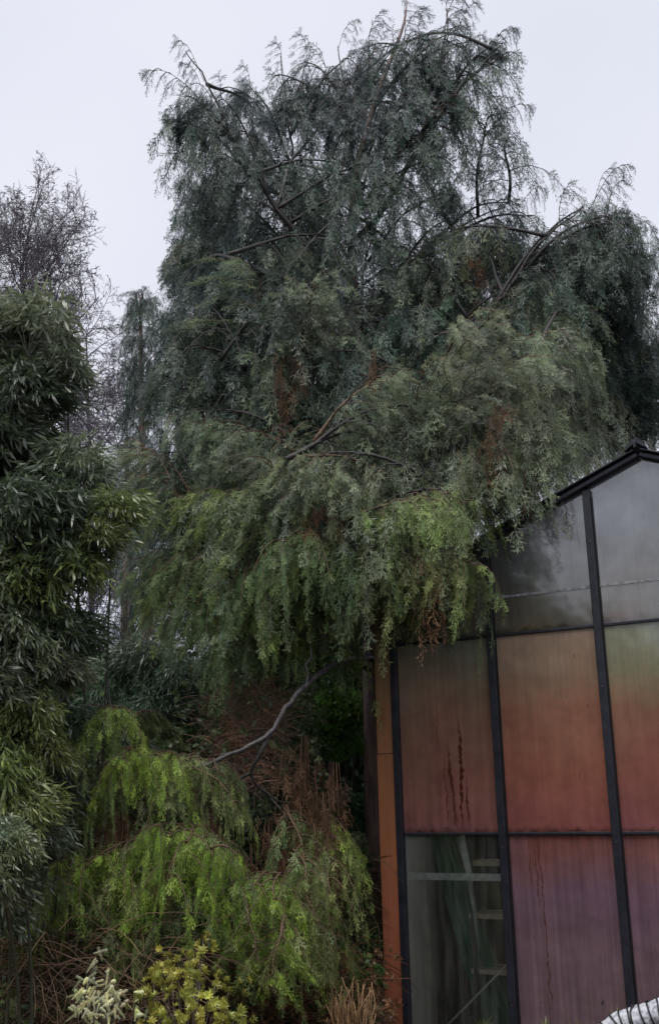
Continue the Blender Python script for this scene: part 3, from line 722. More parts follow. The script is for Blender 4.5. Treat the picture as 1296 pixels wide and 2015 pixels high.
# fuller masses of foliage inside the crown
CL = [(380, 235, 7.9, .55), (345, 250, 7.95, .4), (440, 240, 8.2, .6), (400, 200, 8, .4), (560, 150, 9.1, .6), (600, 200, 9.1, .8), (545, 230, 9, .6), (480, 190, 8.6, .5), (500, 280, 8.8, .8), (660, 180, 9, .8), (720, 150, 8.8, .8), (700, 250, 8.9, 1.0),
 (790, 170, 8.7, .9), (860, 130, 8.5, .8), (890, 200, 8.5, .8), (820, 250, 8.6, 1.1), (760, 300, 8.8, 1.1), (600, 310, 9, 1.1), (520, 340, 9, .9), (450, 350, 9.1, .9), (400, 390, 9.2, .8), (680, 350, 9, 1.0), (850, 340, 8.7, 1.0), (920, 260, 8.4, .45), (955, 100, 8.3, .45), (980, 110, 8.2, .35),
 (880, 400, 8.8, .9), (800, 400, 8.8, .8), (380, 470, 9.2, .9), (450, 440, 9.2, 1.1), (530, 440, 9.1, 1.0), (600, 400, 9.1, .8), (360, 540, 9, .8), (430, 540, 8.9, 1.1), (510, 560, 8.7, 1.2), (590, 540, 8.8, 1.1), (640, 480, 9.1, .7), (350, 620, 8.9, .9), (420, 640, 8.7, 1.2), (500, 660, 8.6, 1.3), (590, 640, 8.6, 1.3), (660, 620, 9.0, 1.0),
 (760, 600, 8.9, 1.0), (830, 560, 8.9, 1.1), (900, 560, 8.9, 1.1), (900, 480, 8.9, .9), (960, 470, 9, .7), (1000, 520, 9, .9), (1060, 560, 8.8, 1.1), (1130, 500, 8.4, .9), (1180, 450, 8.2, .7), (1230, 480, 8.3, .7), (1250, 540, 8.5, .8), (1190, 560, 8.6, 1.2), (1130, 600, 8.6, 1.2), (1240, 620, 8.8, 1.0), (980, 620, 8.7, 1.3),
 (1060, 660, 8.7, 1.4), (1160, 700, 8.8, 1.4), (1240, 720, 9.1, 1.2), (1270, 800, 9.3, 1.1), (1190, 800, 9.2, 1.2), (1110, 780, 9.1, 1.4), (1040, 800, 8.6, 1.4), (960, 740, 8.5, 1.4), (880, 680, 8.6, 1.4), (800, 680, 8.8, 1.3), (720, 700, 9, 1.2), (310, 700, 8.6, .8), (360, 740, 8.5, 1.1), (440, 760, 8.4, 1.3), (520, 760, 8.5, 1.3), (610, 760, 8.6, 1.4),
 (280, 840, 8.6, .8), (340, 860, 8.4, 1.1), (420, 880, 8.3, 1.3), (500, 880, 8.4, 1.3), (590, 860, 8.6, 1.4), (680, 820, 8.9, 1.3), (760, 800, 8.8, 1.4), (840, 800, 8.4, 1.4), (930, 850, 8.2, 1.4), (1010, 900, 8.2, 1.2), (880, 920, 8, 1.3), (800, 900, 8.2, 1.4), (700, 920, 8.5, 1.4), (340, 960, 8.5, .9), (420, 980, 8.2, 1.2), (500, 990, 8.1, 1.3),
 (590, 980, 8.2, 1.4), (680, 1010, 8.3, 1.4), (760, 1000, 8, 1.3), (840, 990, 7.8, 1.1), (380, 1060, 8.2, 1.0), (450, 1090, 8, 1.2), (540, 1090, 8, 1.3), (620, 1090, 8.1, 1.3), (700, 1090, 8.1, 1.2), (780, 1080, 7.7, .9), (840, 1070, 7.4, .8), (300, 1150, 8.3, .7), (370, 1160, 8, 1.0), (440, 1190, 7.9, 1.1), (520, 1190, 7.9, 1.1), (600, 1130, 8, .9), (680, 1130, 8, .8), (740, 1120, 7.8, .6), (860, 1130, 7.1, .5)]
for (x, y, d, s_) in CL:
    if 270 < y < 520 and 400 < x < 960: s_ *= .62
    if x < 345 and y > 660: continue
    if y < 270: s_ *= .82
    if y < 520 and random.random() < .25: continue
    if y > 1000 and random.random() < .4: continue
    if 880 < x < 1010 and 380 < y < 520: s_ *= .6
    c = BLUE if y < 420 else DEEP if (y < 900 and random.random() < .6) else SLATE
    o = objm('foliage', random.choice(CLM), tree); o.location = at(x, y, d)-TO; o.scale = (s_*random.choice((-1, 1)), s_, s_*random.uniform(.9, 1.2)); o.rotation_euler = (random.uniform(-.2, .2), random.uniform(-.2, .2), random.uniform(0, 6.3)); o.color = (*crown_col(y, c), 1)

# dead brown sprays caught in the crown
def dead_mesh(seed, n_, L):
    r = np.random.default_rng(seed); inst = []; acc = Acc()
    for k in range(n_):
        s = r.uniform(0, 1); p = np.array([r.normal(0, .045)+.05*math.sin(s*5+seed), r.normal(0, .04), -s*L+r.normal(0, .05)])
        inst.append((int(r.integers(3)), rotz(r.uniform(0, 6)) @ roty(r.uniform(-.4, .4))*r.uniform(.10, .2), p, r.uniform(-.4, .3)))
    for k in range(5):
        x, y = r.normal(0, .06, 2); tube(acc, [(x*.4, y*.4, .0), (x*.7, y*.7, -L*.5), (x, y, -L*.9)], [.004, .003, .0015], 3, 0, False)
    merge(acc, DEADS, inst); return acc.mesh('dead_spray', M['dead'])
DM = [dead_mesh(1, 26, .35), dead_mesh(2, 40, .5), dead_mesh(3, 14, .22)]
for (x, y, d, k, s) in ((555, 715, 7.45, 1, .9), (585, 685, 7.5, 0, .8), (835, 1175, 6.6, 2, 1.0), (850, 1080, 6.62, 2, 1.2), (620, 985, 6.72, 0, .7), (975, 790, 6.62, 0, .8), (960, 870, 6.6, 2, 1), (1035, 925, 6.8, 2, 1), (520, 1130, 7.1, 0, .7),
                        (980, 470, 8.7, 0, .8), (735, 690, 7.4, 0, .9), (650, 1020, 6.8, 0, .8), (700, 880, 7.3, 1, .8), (930, 480, 8.3, 1, 1), (745, 960, 7.0, 0, .9), (690, 1090, 7.2, 1, .7)):
    o = objm('dead_spray', DM[k], tree); o.location = at(x, y, d)-TO; o.scale = (s,)*3; o.rotation_euler = (0, 0, random.uniform(0, 6))

# the low bare branch sweeping out of the trunk with its green curtains
lowP = limb([(742, 1296, 8.55), (716, 1297, 8.3), (680, 1300, 7.6), (645, 1315, 7.3), (600, 1352, 7.1), (560, 1400, 7.0), (528, 1445, 6.95), (470, 1478, 6.9), (385, 1508, 6.85), (330, 1500, 6.9)], .036, .013, mt='pale_limb', n=36, jit=.008)
limb([(530, 1443, 6.95), (515, 1480, 6.95), (495, 1520, 7.0), (510, 1550, 7.1), (560, 1580, 7.2), (600, 1560, 7.3)], .019, .006, mt='pale_limb', n=16, jit=.006)
limb([(497, 1520, 7.0), (450, 1550, 7.25), (400, 1640, 7.1), (330, 1650, 6.9)], .012, .006, mt='pale_limb', n=12)
limb([(600, 1352, 7.1), (605, 1310, 7.1), (612, 1270, 7.15), (645, 1250, 7.2)], .013, .005, mt='pale_limb', n=10)
limb([(470, 1476, 6.9), (420, 1500, 6.9), (385, 1550, 6.9)], .011, .005, mt='pale_limb', n=10)
limb([(340, 1500, 6.95), (270, 1480, 6.9), (235, 1430, 6.9), (215, 1370, 6.9), (213, 1335, 6.9)], .012, .007, mt='pale_limb', n=14, jit=.006)
limb([(510, 1550, 7.3), (600, 1650, 7.1), (560, 1720, 7.0)], .012, .005, mt='pale_limb', n=12)
limb([(612, 1560, 7.3), (640, 1620, 7.3), (650, 1540, 7.5)], .006, .003, mt='pale_limb', n=10)
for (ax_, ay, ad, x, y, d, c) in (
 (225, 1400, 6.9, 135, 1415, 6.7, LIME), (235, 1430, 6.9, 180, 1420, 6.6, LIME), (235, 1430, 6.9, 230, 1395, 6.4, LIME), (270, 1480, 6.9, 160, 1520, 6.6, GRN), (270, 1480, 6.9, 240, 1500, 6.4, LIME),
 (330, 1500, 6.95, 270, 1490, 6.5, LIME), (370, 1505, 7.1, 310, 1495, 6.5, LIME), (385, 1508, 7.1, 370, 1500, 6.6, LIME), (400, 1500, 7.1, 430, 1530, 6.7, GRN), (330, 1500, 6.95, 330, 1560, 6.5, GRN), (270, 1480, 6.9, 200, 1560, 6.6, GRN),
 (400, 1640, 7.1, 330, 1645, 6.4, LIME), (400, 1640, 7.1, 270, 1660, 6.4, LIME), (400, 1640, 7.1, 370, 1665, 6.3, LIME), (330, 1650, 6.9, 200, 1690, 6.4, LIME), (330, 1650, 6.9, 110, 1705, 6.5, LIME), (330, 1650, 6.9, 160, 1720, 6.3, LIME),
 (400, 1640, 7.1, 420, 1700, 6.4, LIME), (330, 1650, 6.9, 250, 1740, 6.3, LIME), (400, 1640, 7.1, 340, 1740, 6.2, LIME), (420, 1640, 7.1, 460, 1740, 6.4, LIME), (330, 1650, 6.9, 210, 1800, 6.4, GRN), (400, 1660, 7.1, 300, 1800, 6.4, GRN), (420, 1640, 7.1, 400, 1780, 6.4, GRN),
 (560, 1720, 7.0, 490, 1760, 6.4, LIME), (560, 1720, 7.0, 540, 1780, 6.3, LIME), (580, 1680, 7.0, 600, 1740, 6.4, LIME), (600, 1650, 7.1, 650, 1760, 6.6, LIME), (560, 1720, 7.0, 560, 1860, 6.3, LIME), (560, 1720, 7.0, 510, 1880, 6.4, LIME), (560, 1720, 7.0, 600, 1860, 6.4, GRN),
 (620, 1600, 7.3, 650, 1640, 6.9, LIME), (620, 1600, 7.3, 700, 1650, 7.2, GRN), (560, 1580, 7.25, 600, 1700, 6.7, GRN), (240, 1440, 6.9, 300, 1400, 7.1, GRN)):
    place_bough(tree, at(ax_, ay, ad), at(x, y, d), cj(random.choice((LIT_GRN, LIT_GRN, LIT_GRN, OLIVE, MOSS)) if c == LIME else MOSS, .2), fine=True)
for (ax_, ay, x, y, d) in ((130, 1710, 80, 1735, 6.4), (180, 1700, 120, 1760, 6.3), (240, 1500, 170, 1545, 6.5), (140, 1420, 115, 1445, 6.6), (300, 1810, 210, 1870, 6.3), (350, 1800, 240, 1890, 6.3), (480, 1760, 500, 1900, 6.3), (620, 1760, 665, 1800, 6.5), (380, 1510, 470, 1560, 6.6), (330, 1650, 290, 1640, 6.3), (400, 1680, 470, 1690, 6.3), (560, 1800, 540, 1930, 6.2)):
    place_bough(tree, at(ax_, ay, d+.1), at(x, y, d), cj(random.choice((LIT_GRN, OLIVE))), fine=True)
for (x, y, d, k, s) in ((600, 1520, 7.1, 1, 1.3), (620, 1560, 7.0, 1, 1.3), (580, 1580, 7.05, 1, 1.2), (535, 1610, 6.9, 1, .9), (540, 1660, 6.85, 0, 1), (490, 1660, 6.8, 0, .9), (230, 1570, 6.6, 1, .8), (245, 1600, 6.55, 0, .9), (210, 1600, 6.7, 0, .9),
                        (610, 1620, 6.9, 1, 1.2), (640, 1560, 7.1, 1, 1), (415, 1590, 6.8, 0, .8), (640, 1640, 6.9, 1, .9), (570, 1480, 7.2, 1, 1), (600, 1450, 7.3, 0, 1.2), (330, 1700, 6.3, 2, .8), (420, 1600, 6.9, 1, .7), (660, 1500, 7.2, 0, 1)):
    o = objm('dead_spray', DM[k], tree); o.location = at(x, y, d)-TO; o.scale = (s,)*3; o.rotation_euler = (0, 0, random.uniform(0, 6))

# ------------------------------------------------------------------ conifers farther back
def small_conifer(px, top, D, ybase, halfw, label, col, lean=0, n_=36, ylow=None, group=None, narrow=1.0):
    b0 = at(px, 1700, D); t0 = at(px+lean, top, D)
    tr = empty('conifer_tree', (b0.x, D, 0), label=label, cat='tree', group=group)
    P = smooth_path([(b0.x, D, -.2), (b0.x*.7+t0.x*.3, D, t0.z*.35), (t0.x*.8+b0.x*.2, D, t0.z*.75), tuple(t0)], 16)
    acc = Acc(); tube(acc, P-np.array(tr.location), np.linspace(.11, .01, 16), 7); objm('trunk', acc.mesh('trunk', M['bark'], True), tr)
    for k in range(n_):
        f = (k+.5)/n_; i = 15-f*(15-3); i0 = min(int(i), 14)
        p = P[i0]+(P[i0+1]-P[i0])*(i-i0)
        R = (.10+halfw*f**.8)*random.uniform(.75, 1.15); az = k*2.4+random.uniform(-.3, .3)
        tip = p+np.array([math.cos(az)*R, math.sin(az)*R, R*random.uniform(-.15, .35)+.1])
        place_bough(tr, p, tip, cj(col))
    return tr
small_conifer(305, 580, 12.5, 0, .34, 'narrow dark conifer rising just left of the weeping cypress', DEEP, -28, 80)
small_conifer(245, 860, 13.5, 0, .30, 'slim dark conifer with bare lower trunk behind the bamboo', DEEP, 5, 20)
small_conifer(1275, 690, 13, 0, 1.2, 'dark conifer behind the greenhouse at the right edge', DEEP, 0, 70)
small_conifer(1150, 760, 14, 0, 1.2, 'conifer hidden behind the greenhouse ridge', DEEP, 0, 50)

# ------------------------------------------------------------------ leafy prototypes
def leaf_geo(acc, p, d, L, w, droop=.3, a=0.5, up=(0, 0, 1)):
    d = nrm(d); sd = nrm(np.cross(d, up)+1e-3); nn_ = nrm(np.cross(sd, d))
    d2 = nrm(d+np.array([0, 0, -droop])); d3 = nrm(d+np.array([0, 0, -droop*2]))
    m1 = p+d*L*.3; m2 = m1+d2*L*.35; tp_ = m2+d3*L*.35
    acc.add([p, m1+sd*w/2+nn_*w*.12, m1-sd*w/2+nn_*w*.12, m2+sd*w*.42+nn_*w*.1, m2-sd*w*.42+nn_*w*.1, tp_],
            [(0, 2, 1), (1, 2, 4), (1, 4, 3), (3, 4, 5)], a)
def sprig(seed, nl, L, w, spread, droop, along=1.0):
    r = np.random.default_rng(seed); acc = Acc()
    for i in range(nl):
        s = i/max(1, nl-1); p = np.array([0, 0, -s*along*L*1.2]); az = i*2.4+r.uniform(-.4, .4); sp = spread*r.uniform(.5, 1.2)
        d = [math.sin(sp)*math.cos(az), math.sin(sp)*math.sin(az), -math.cos(sp)]
        leaf_geo(acc, p, d, L*r.uniform(.7, 1.15), w*r.uniform(.8, 1.15), droop, r.uniform(0, 1), up=nrm([r.uniform(-.6, .6), r.uniform(-.6, .6), 1]))
    return acc.get()
LANCE = [sprig(i, (6, 5, 7, 4)[i], (.105, .13, .08, .115)[i], (.017, .019, .014, .021)[i], (.75, .5, .9, 1.1)[i], (.25, .4, .15, .3)[i]) for i in range(4)]
BROAD = [sprig(20+i, 6, .07, .032, 1.1, .15) for i in range(4)]
SMALL = [sprig(30+i, 7, .035, .014, 1.2, .1, .6) for i in range(4)]
def lobe(name, temps, seed, n_, R, mt, rz=.8, hang=1.0, low=-.5, inner=.35):
    r = np.random.default_rng(seed); inst = []; acc = Acc()
    while len(inst) < n_:
        v = nrm(r.normal(size=3))
        if v[2] < low: continue
        k = r.uniform(inner, 1)**.6
        bum = 1+.18*math.sin(v[0]*5+seed)+.15*math.sin(v[1]*6+seed*2)
        p = v*k*bum*R*np.array([1, 1, rz])
        d = nrm(np.array([v[0], v[1], max(v[2], 0)*.6])*1.0+np.array([0, 0, -hang])+r.normal(0, .25, 3))
        inst.append((int(r.integers(len(temps))), frame(d, r.uniform(0, 6.3))*r.uniform(.75, 1.25), p, r.uniform(-.5, .2)+.5*(k-.5)))
    merge(acc, temps, inst)
    for q in range(14):
        v = nrm(r.normal(size=3)); v[2] = abs(v[2]); tube(acc, [(0, 0, -R*.6), v*R*.5, v*R*.85], [.006, .004, .002], 3, -1, False)
    return acc.mesh(name, mt)
LB = [lobe('leaves', LANCE, i, 420, .36, M['lance'], .8, 1.0) for i in range(3)]
BB = [lobe('leaves', BROAD, 10+i, 420, .36, M['broad'], .85, .35, -.6) for i in range(3)]
SB = [lobe('leaves', SMALL, 20+i, 420, .22, M['broad'], .85, -.3, -.6) for i in range(3)]
CB = [lobe('leaves', SPR, 30+i, 260, .45, M['cypress'], .9, .6, -.7) for i in range(0)]

def put(me, root, loc, s, col, name='leaves', rz=None, tilt=.25, sz=None):
    o = objm(name, me, root); o.location = Vector(loc)-root.location
    o.scale = (s, s, sz if sz else s); o.rotation_euler = (random.uniform(-tilt, tilt), random.uniform(-tilt, tilt), random.uniform(0, 6.3) if rz is None else rz)
    o.color = (*[v*2.1 for v in col], 1); return o
# bamboo at the left edge
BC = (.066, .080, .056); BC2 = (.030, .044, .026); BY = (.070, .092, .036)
def bamboo(label, D, lobes, name='bamboo_clump', group=None):
    c0 = at(lobes[0][0], 1700, D)
    tr = empty(name, (c0.x, D+.2, 0), label=label, cat='bamboo', group=group)
    for i, (x, y, d, s, c) in enumerate(lobes):
        p = at(x, y, d); bx = c0.x+(p.x-c0.x)*.25+random.uniform(-.2, .2); by = D+.2+random.uniform(-.2, .2)
        acc = Acc(); P = smooth_path([(bx, by, -.1), (bx*.8+p.x*.2, by, p.z*.55), (bx*.3+p.x*.7, by*.4+p.y*.6, p.z*.98), (p.x, p.y, p.z)], 12)
        tube(acc, P-np.array(tr.location), np.linspace(.011, .004, 12), 5); objm('culm', acc.mesh('culm', M['culm'], True), tr)
        s *= .8 if x > 100 else .92
        put(LB[i % 3], tr, p, s, cj(c, .2))
        if s > .7:
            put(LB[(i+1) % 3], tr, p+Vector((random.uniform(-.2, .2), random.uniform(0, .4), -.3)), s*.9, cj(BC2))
    return tr
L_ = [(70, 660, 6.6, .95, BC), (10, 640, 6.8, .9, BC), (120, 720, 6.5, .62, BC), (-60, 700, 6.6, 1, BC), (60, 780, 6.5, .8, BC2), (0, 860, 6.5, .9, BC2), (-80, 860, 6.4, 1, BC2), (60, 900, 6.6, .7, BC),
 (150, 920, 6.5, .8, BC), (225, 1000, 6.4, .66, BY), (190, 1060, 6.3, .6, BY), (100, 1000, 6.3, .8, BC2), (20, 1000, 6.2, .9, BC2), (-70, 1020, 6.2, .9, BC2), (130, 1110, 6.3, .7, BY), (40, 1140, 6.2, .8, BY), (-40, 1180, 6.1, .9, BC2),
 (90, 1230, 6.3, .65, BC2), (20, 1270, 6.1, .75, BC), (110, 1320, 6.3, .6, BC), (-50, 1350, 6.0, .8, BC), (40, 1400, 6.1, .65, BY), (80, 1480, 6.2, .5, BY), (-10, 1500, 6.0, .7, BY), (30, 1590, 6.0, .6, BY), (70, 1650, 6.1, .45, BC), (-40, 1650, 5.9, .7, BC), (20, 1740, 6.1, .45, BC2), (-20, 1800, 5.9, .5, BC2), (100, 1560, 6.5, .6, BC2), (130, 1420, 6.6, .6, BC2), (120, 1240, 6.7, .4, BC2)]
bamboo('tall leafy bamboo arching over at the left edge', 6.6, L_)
L2 = [(290, 1300, 8.8, .9, (.055, .08, .06)), (350, 1330, 8.7, .8, (.055, .08, .06)), (230, 1330, 8.9, .9, (.05, .075, .055)), (300, 1400, 8.5, .9, (.045, .07, .045)), (200, 1420, 8.6, 1, (.02, .035, .02)), (380, 1400, 8.9, .8, (.03, .05, .03)), (260, 1480, 8.6, 1, BC2), (330, 1500, 8.7, .9, BC2), (160, 1520, 8.5, .9, BC2), (200, 1600, 8.4, .9, BC2), (300, 1600, 8.5, 1, BC2), (120, 1650, 8.3, .9, BC2)]
bamboo('lower bamboo with long hanging leaves beyond the bare branch', 8.9, L2)
L3 = [(15, 1660, 5.2, .4, (.05, .06, .032)), (-30, 1740, 5.1, .5, (.05, .06, .032)), (20, 1720, 5.2, .35, (.05, .06, .032)), (-20, 1640, 5.2, .4, BC)]
bamboo('low pale green bamboo shoots at the lower left edge', 5.3, L3)

# ------------------------------------------------------------------ bare trees
def bare_branch(seed):
    r = np.random.default_rng(seed); acc = Acc()
    def grow(p, d, L, rad_, lev):
        n = 7 if lev == 0 else 4
        P = [p]; dd = nrm(d)
        for i in range(n):
            dd = nrm(dd+r.normal(0, .10+.04*lev, 3)+np.array([0, 0, .03])); P.append(P[-1]+dd*L/n)
        P = np.array(P); tube(acc, P, np.linspace(rad_, rad_*.45, n+1), 3, 0, False)
        if lev >= 3:
            for i in range(1, n+1):
                if r.random() < .85: leafd = nrm([r.normal(0, .3), r.normal(0, .3), -1]); kite(acc, P[i], leafd, nrm([r.normal(), r.normal(), 0]), r.uniform(.02, .05), .014, 0, 0)
            return
        m_ = {0: 11, 1: 6, 2: 4}[lev]
        for k in range(m_):
            t = .18+.8*(k+r.uniform(0, .8))/m_; i = min(int(t*n), n-1); q = P[i]+(P[i+1]-P[i])*(t*n-i)
            ax_ = nrm(P[i+1]-P[i]); pr = nrm(np.cross(ax_, r.normal(size=3))); a = r.uniform(.55, .95)
            grow(q, ax_*math.cos(a)+pr*math.sin(a), L*(.50-.2*t)*r.uniform(.7, 1.2) if lev == 0 else L*.5*r.uniform(.6, 1.1), max(.0045, rad_*.42), lev+1)
    grow(np.zeros(3), np.array([1., 0, 0]), 1.9, .018, 0)
    return acc.mesh('branch', M['bare'])
BR = [bare_branch(i) for i in range(4)]
def bare_tree(px, top, D, label, halfang=(20, 65), n_=22, f0=.3, s0=1.0, lean=0):
    t0 = at(px+lean, top, D); b0 = at(px, 1700, D)
    tr = empty('bare_tree', (b0.x, D, 0), label=label, cat='tree')
    P = smooth_path([(b0.x, D, -.2), ((b0.x+t0.x)/2+.1, D, t0.z*.5), tuple(t0)], 14)
    acc = Acc(); tube(acc, P-np.array(tr.location), np.linspace(.09, .01, 14), 7); objm('trunk', acc.mesh('trunk', M['bare'], True), tr)
    for k in range(n_):
        f = f0+(1-f0)*(k+.3)/n_; i = f*13; i0 = min(int(i), 12); p = P[i0]+(P[i0+1]-P[i0])*(i-i0)
        el = rad(random.uniform(*halfang)+(f*15)); az = k*2.4+random.uniform(-.4, .4); s = s0*(1.15-.65*f)*random.uniform(.8, 1.15)
        o = objm('branch', BR[k % 4], tr); o.location = Vector(p)-tr.location; o.rotation_euler = (random.uniform(0, 6), -el, az); o.scale = (s,)*3
    return tr
bare_tree(45, 500, 15, 'leafless tree with dark hanging catkins above the bamboo', (20, 60), 56, .42, 1.35)
bare_tree(-90, 520, 14, 'leafless tree cut by the left edge of the view', (20, 55), 50, .4, 1.3)
bare_tree(170, 650, 17, 'small leafless tree between bamboo and conifer', (15, 50), 30, .3, 1.2)
bare_tree(250, 820, 19, 'leafless thicket tree seen low through the gap', (5, 45), 26, .2, 1.2)
bare_tree(1310, 560, 18, 'leafless tree at the right edge behind the cypress', (20, 55), 20, .3, 1.0)

# ------------------------------------------------------------------ hedge and shrubs behind
def shrub(name, label, cat, spots, meshes, D, group=None, tilt=.3):
    c0 = at(spots[0][0], 1700, D)
    tr = empty(name, (c0.x, D, 0), label=label, cat=cat, group=group)
    acc = Acc()
    for i, (x, y, d, s, c) in enumerate(spots):
        p = at(x, y, d); put(meshes[i % len(meshes)], tr, p, s, cj(c, .15), tilt=tilt)
        b_ = np.array([c0.x+random.uniform(-.1, .1), D, -.05]); q = np.array(p)
        tube(acc, np.stack([b_, b_*.5+q*.5+np.array([0, 0, .1]), q])-np.array(tr.location), [.02, .012, .005], 5)
    objm('stem', acc.mesh('stem', M['twig'], True), tr)
    return tr
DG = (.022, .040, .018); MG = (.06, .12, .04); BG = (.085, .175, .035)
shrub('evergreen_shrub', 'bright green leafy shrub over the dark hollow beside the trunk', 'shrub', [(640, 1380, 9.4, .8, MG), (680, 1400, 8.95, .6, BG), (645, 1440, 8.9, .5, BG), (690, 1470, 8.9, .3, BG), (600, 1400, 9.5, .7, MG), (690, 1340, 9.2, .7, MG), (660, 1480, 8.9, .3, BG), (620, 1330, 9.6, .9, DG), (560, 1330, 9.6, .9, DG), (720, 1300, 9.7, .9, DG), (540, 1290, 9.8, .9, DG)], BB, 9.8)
shrub('evergreen_shrub', 'small dark green shrub low in the hollow left of the trunk', 'shrub', [(705, 1600, 9.2, .5, (.04, .10, .05)), (690, 1640, 9.1, .4, (.04, .10, .05)), (720, 1640, 9.1, .5, (.04, .10, .05))], BB, 9.4)
shrub('evergreen_shrub', 'grey green leafy shrub below the bare branch fork', 'shrub', [(450, 1580, 8.1, .55, (.11, .15, .10)), (490, 1600, 8.0, .5, (.11, .15, .10)), (430, 1620, 8.0, .6, (.05, .08, .045)), (520, 1640, 8.0, .5, (.05, .06, .032)), (400, 1560, 8.2, .6, (.04, .07, .03)), (470, 1680, 8.0, .7, DG), (560, 1700, 8.0, .7, DG)], BB, 8.3)
shrub('evergreen_shrub', 'straggly green shrub between hanging boughs and trunk', 'shrub', [(700, 1700, 7.9, .5, (.05, .075, .03)), (690, 1780, 7.8, .5, (.04, .065, .025)), (715, 1840, 7.8, .5, (.035, .05, .022)), (680, 1860, 7.6, .5, (.03, .045, .02)), (735, 1910, 7.3, .28, (.06, .10, .03)), (700, 1660, 8.0, .4, (.09, .10, .06))], SB+BB[:1], 8.0)

HG = Acc()
# hedge core: an uneven wall coloured near black for the shade inside, far side of the plot
hx = np.linspace(-7.5, 7.5, 46); hz = np.linspace(-.1, 1, 9)
V = []; Fq = []
def hedge_y(x): return 13.2+.5*math.sin(x*1.1)+.3*math.sin(x*2.7)
for x in hx:
    top_ = 2.9+.35*math.sin(x*1.7)+.25*math.sin(x*3.9+1)
    for z in hz: V.append((x+rng.normal(0, .05), hedge_y(x)+rng.normal(0, .08)-.25*(1-abs(z)), z*top_))
    for z in hz[::-1]: V.append((x+rng.normal(0, .05), hedge_y(x)+1.3+rng.normal(0, .08), z*top_))
nr = 18
for i in range(len(hx)-1):
    for j in range(nr-1):
        q = i*nr+j; Fq.append((q, q+1, q+nr+1, q+nr))
mt, n, b = mat('hedge_shaded_twigs'); nz = noise(n, 25, 5)
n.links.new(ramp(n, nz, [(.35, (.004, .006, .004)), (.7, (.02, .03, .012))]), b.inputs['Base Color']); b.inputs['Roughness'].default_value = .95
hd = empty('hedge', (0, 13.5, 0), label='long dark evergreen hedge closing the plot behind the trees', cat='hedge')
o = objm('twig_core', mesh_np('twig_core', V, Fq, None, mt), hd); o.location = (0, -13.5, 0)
for k in range(84):
    x = -7.3+14.6*(k % 28)/27+random.uniform(-.2, .2); row = k//28
    z = (.5, 1.5, 2.6)[row]+random.uniform(-.25, .3)+.2*math.sin(x*1.7)
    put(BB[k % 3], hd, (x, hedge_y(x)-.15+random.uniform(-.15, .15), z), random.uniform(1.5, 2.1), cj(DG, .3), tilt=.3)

# dark conifer skirt framing the hollow
tr = empty('conifer_tree', tuple(at(640, 1700, 11.2).xy)+(0,), label='shadowy conifer with drooping skirt behind the bare branch', cat='tree')
c0 = tr.location
acc = Acc(); tube(acc, [(0, 0, -.2), (0, 0, 2.5), (.1, 0, 5)], [.14, .11, .05], 8); objm('trunk', acc.mesh('trunk', M['bark'], True), tr)
for k in range(46):
    z = 2.3+2.6*(k/46); az = k*2.4; R = random.uniform(1.0, 1.9)
    a = c0+Vector((0, 0, z)); place_bough(tr, a, a+Vector((math.cos(az)*R, math.sin(az)*R, random.uniform(-.3, .2))), cj(DEEP))

# ------------------------------------------------------------------ undergrowth (masses nobody could count)
def tangle(name, label, cat, n_, region, D, col, r_=.004, arch=.4, leaf=None, ln=(.3, .9), mt='dry', kind='stuff', seed=3, updown=1.0):
    r = np.random.default_rng(seed); acc = Acc()
    x0, y0, x1, y1 = region
    for k in range(n_):
        p = np.array(at(r.uniform(x0, x1), r.uniform(y0, y1), D+r.uniform(-.5, .5))); L = r.uniform(*ln); az = r.uniform(0, 6.3); up = r.uniform(-.2, 1)*updown
        d = nrm([math.cos(az), math.sin(az)*.6, up]); P = [p]
        for i in range(6):
            d = nrm(d+np.array([r.normal(0, .18), r.normal(0, .18), -arch*.5+r.normal(0, .12)])); P.append(P[-1]+d*L/6)
        P = np.array(P); P[:, 2] = np.maximum(P[:, 2], .01)
        tube(acc, P, np.linspace(r_, r_*.5, 7)*r.uniform(.6, 1.3), 3, r.uniform(-.4, 1), False)
    o = objm(name, acc.mesh(name, M[mt]), label=label, cat=cat, kind=kind); o.color = (*col, 1); return o
tangle('dry_bracken', 'reddish brown tangle of dead bracken stems behind the bare branch', 'bracken', 1300, (420, 1360, 560, 1560), 8.1, (.58, .40, .32), .003, .22, seed=4, ln=(.12, .38), updown=1.6)
tangle('dry_bracken', 'brown dead stems at the foot of the thicket on the left', 'bracken', 700, (80, 1480, 420, 1650), 8.0, (.14, .09, .07), .004, .5, seed=5)
tangle('bramble_stems', 'mat of dry bramble stems across the lower left foreground', 'brambles', 900, (-40, 1850, 330, 2060), 6.6, (.24, .17, .12), .0032, .45, seed=6, ln=(.3, .8))
tangle('bramble_stems', 'dark red brown stems under the green hanging boughs', 'brambles', 1400, (300, 1880, 700, 2080), 7.2, (.16, .085, .055), .0036, .45, seed=7, ln=(.2, .6))
tangle('bramble_stems', 'pale twiggy growth between hanging boughs and trunk', 'brambles', 500, (650, 1680, 725, 1880), 8.0, (.13, .11, .06), .003, .4, seed=8, ln=(.15, .4))

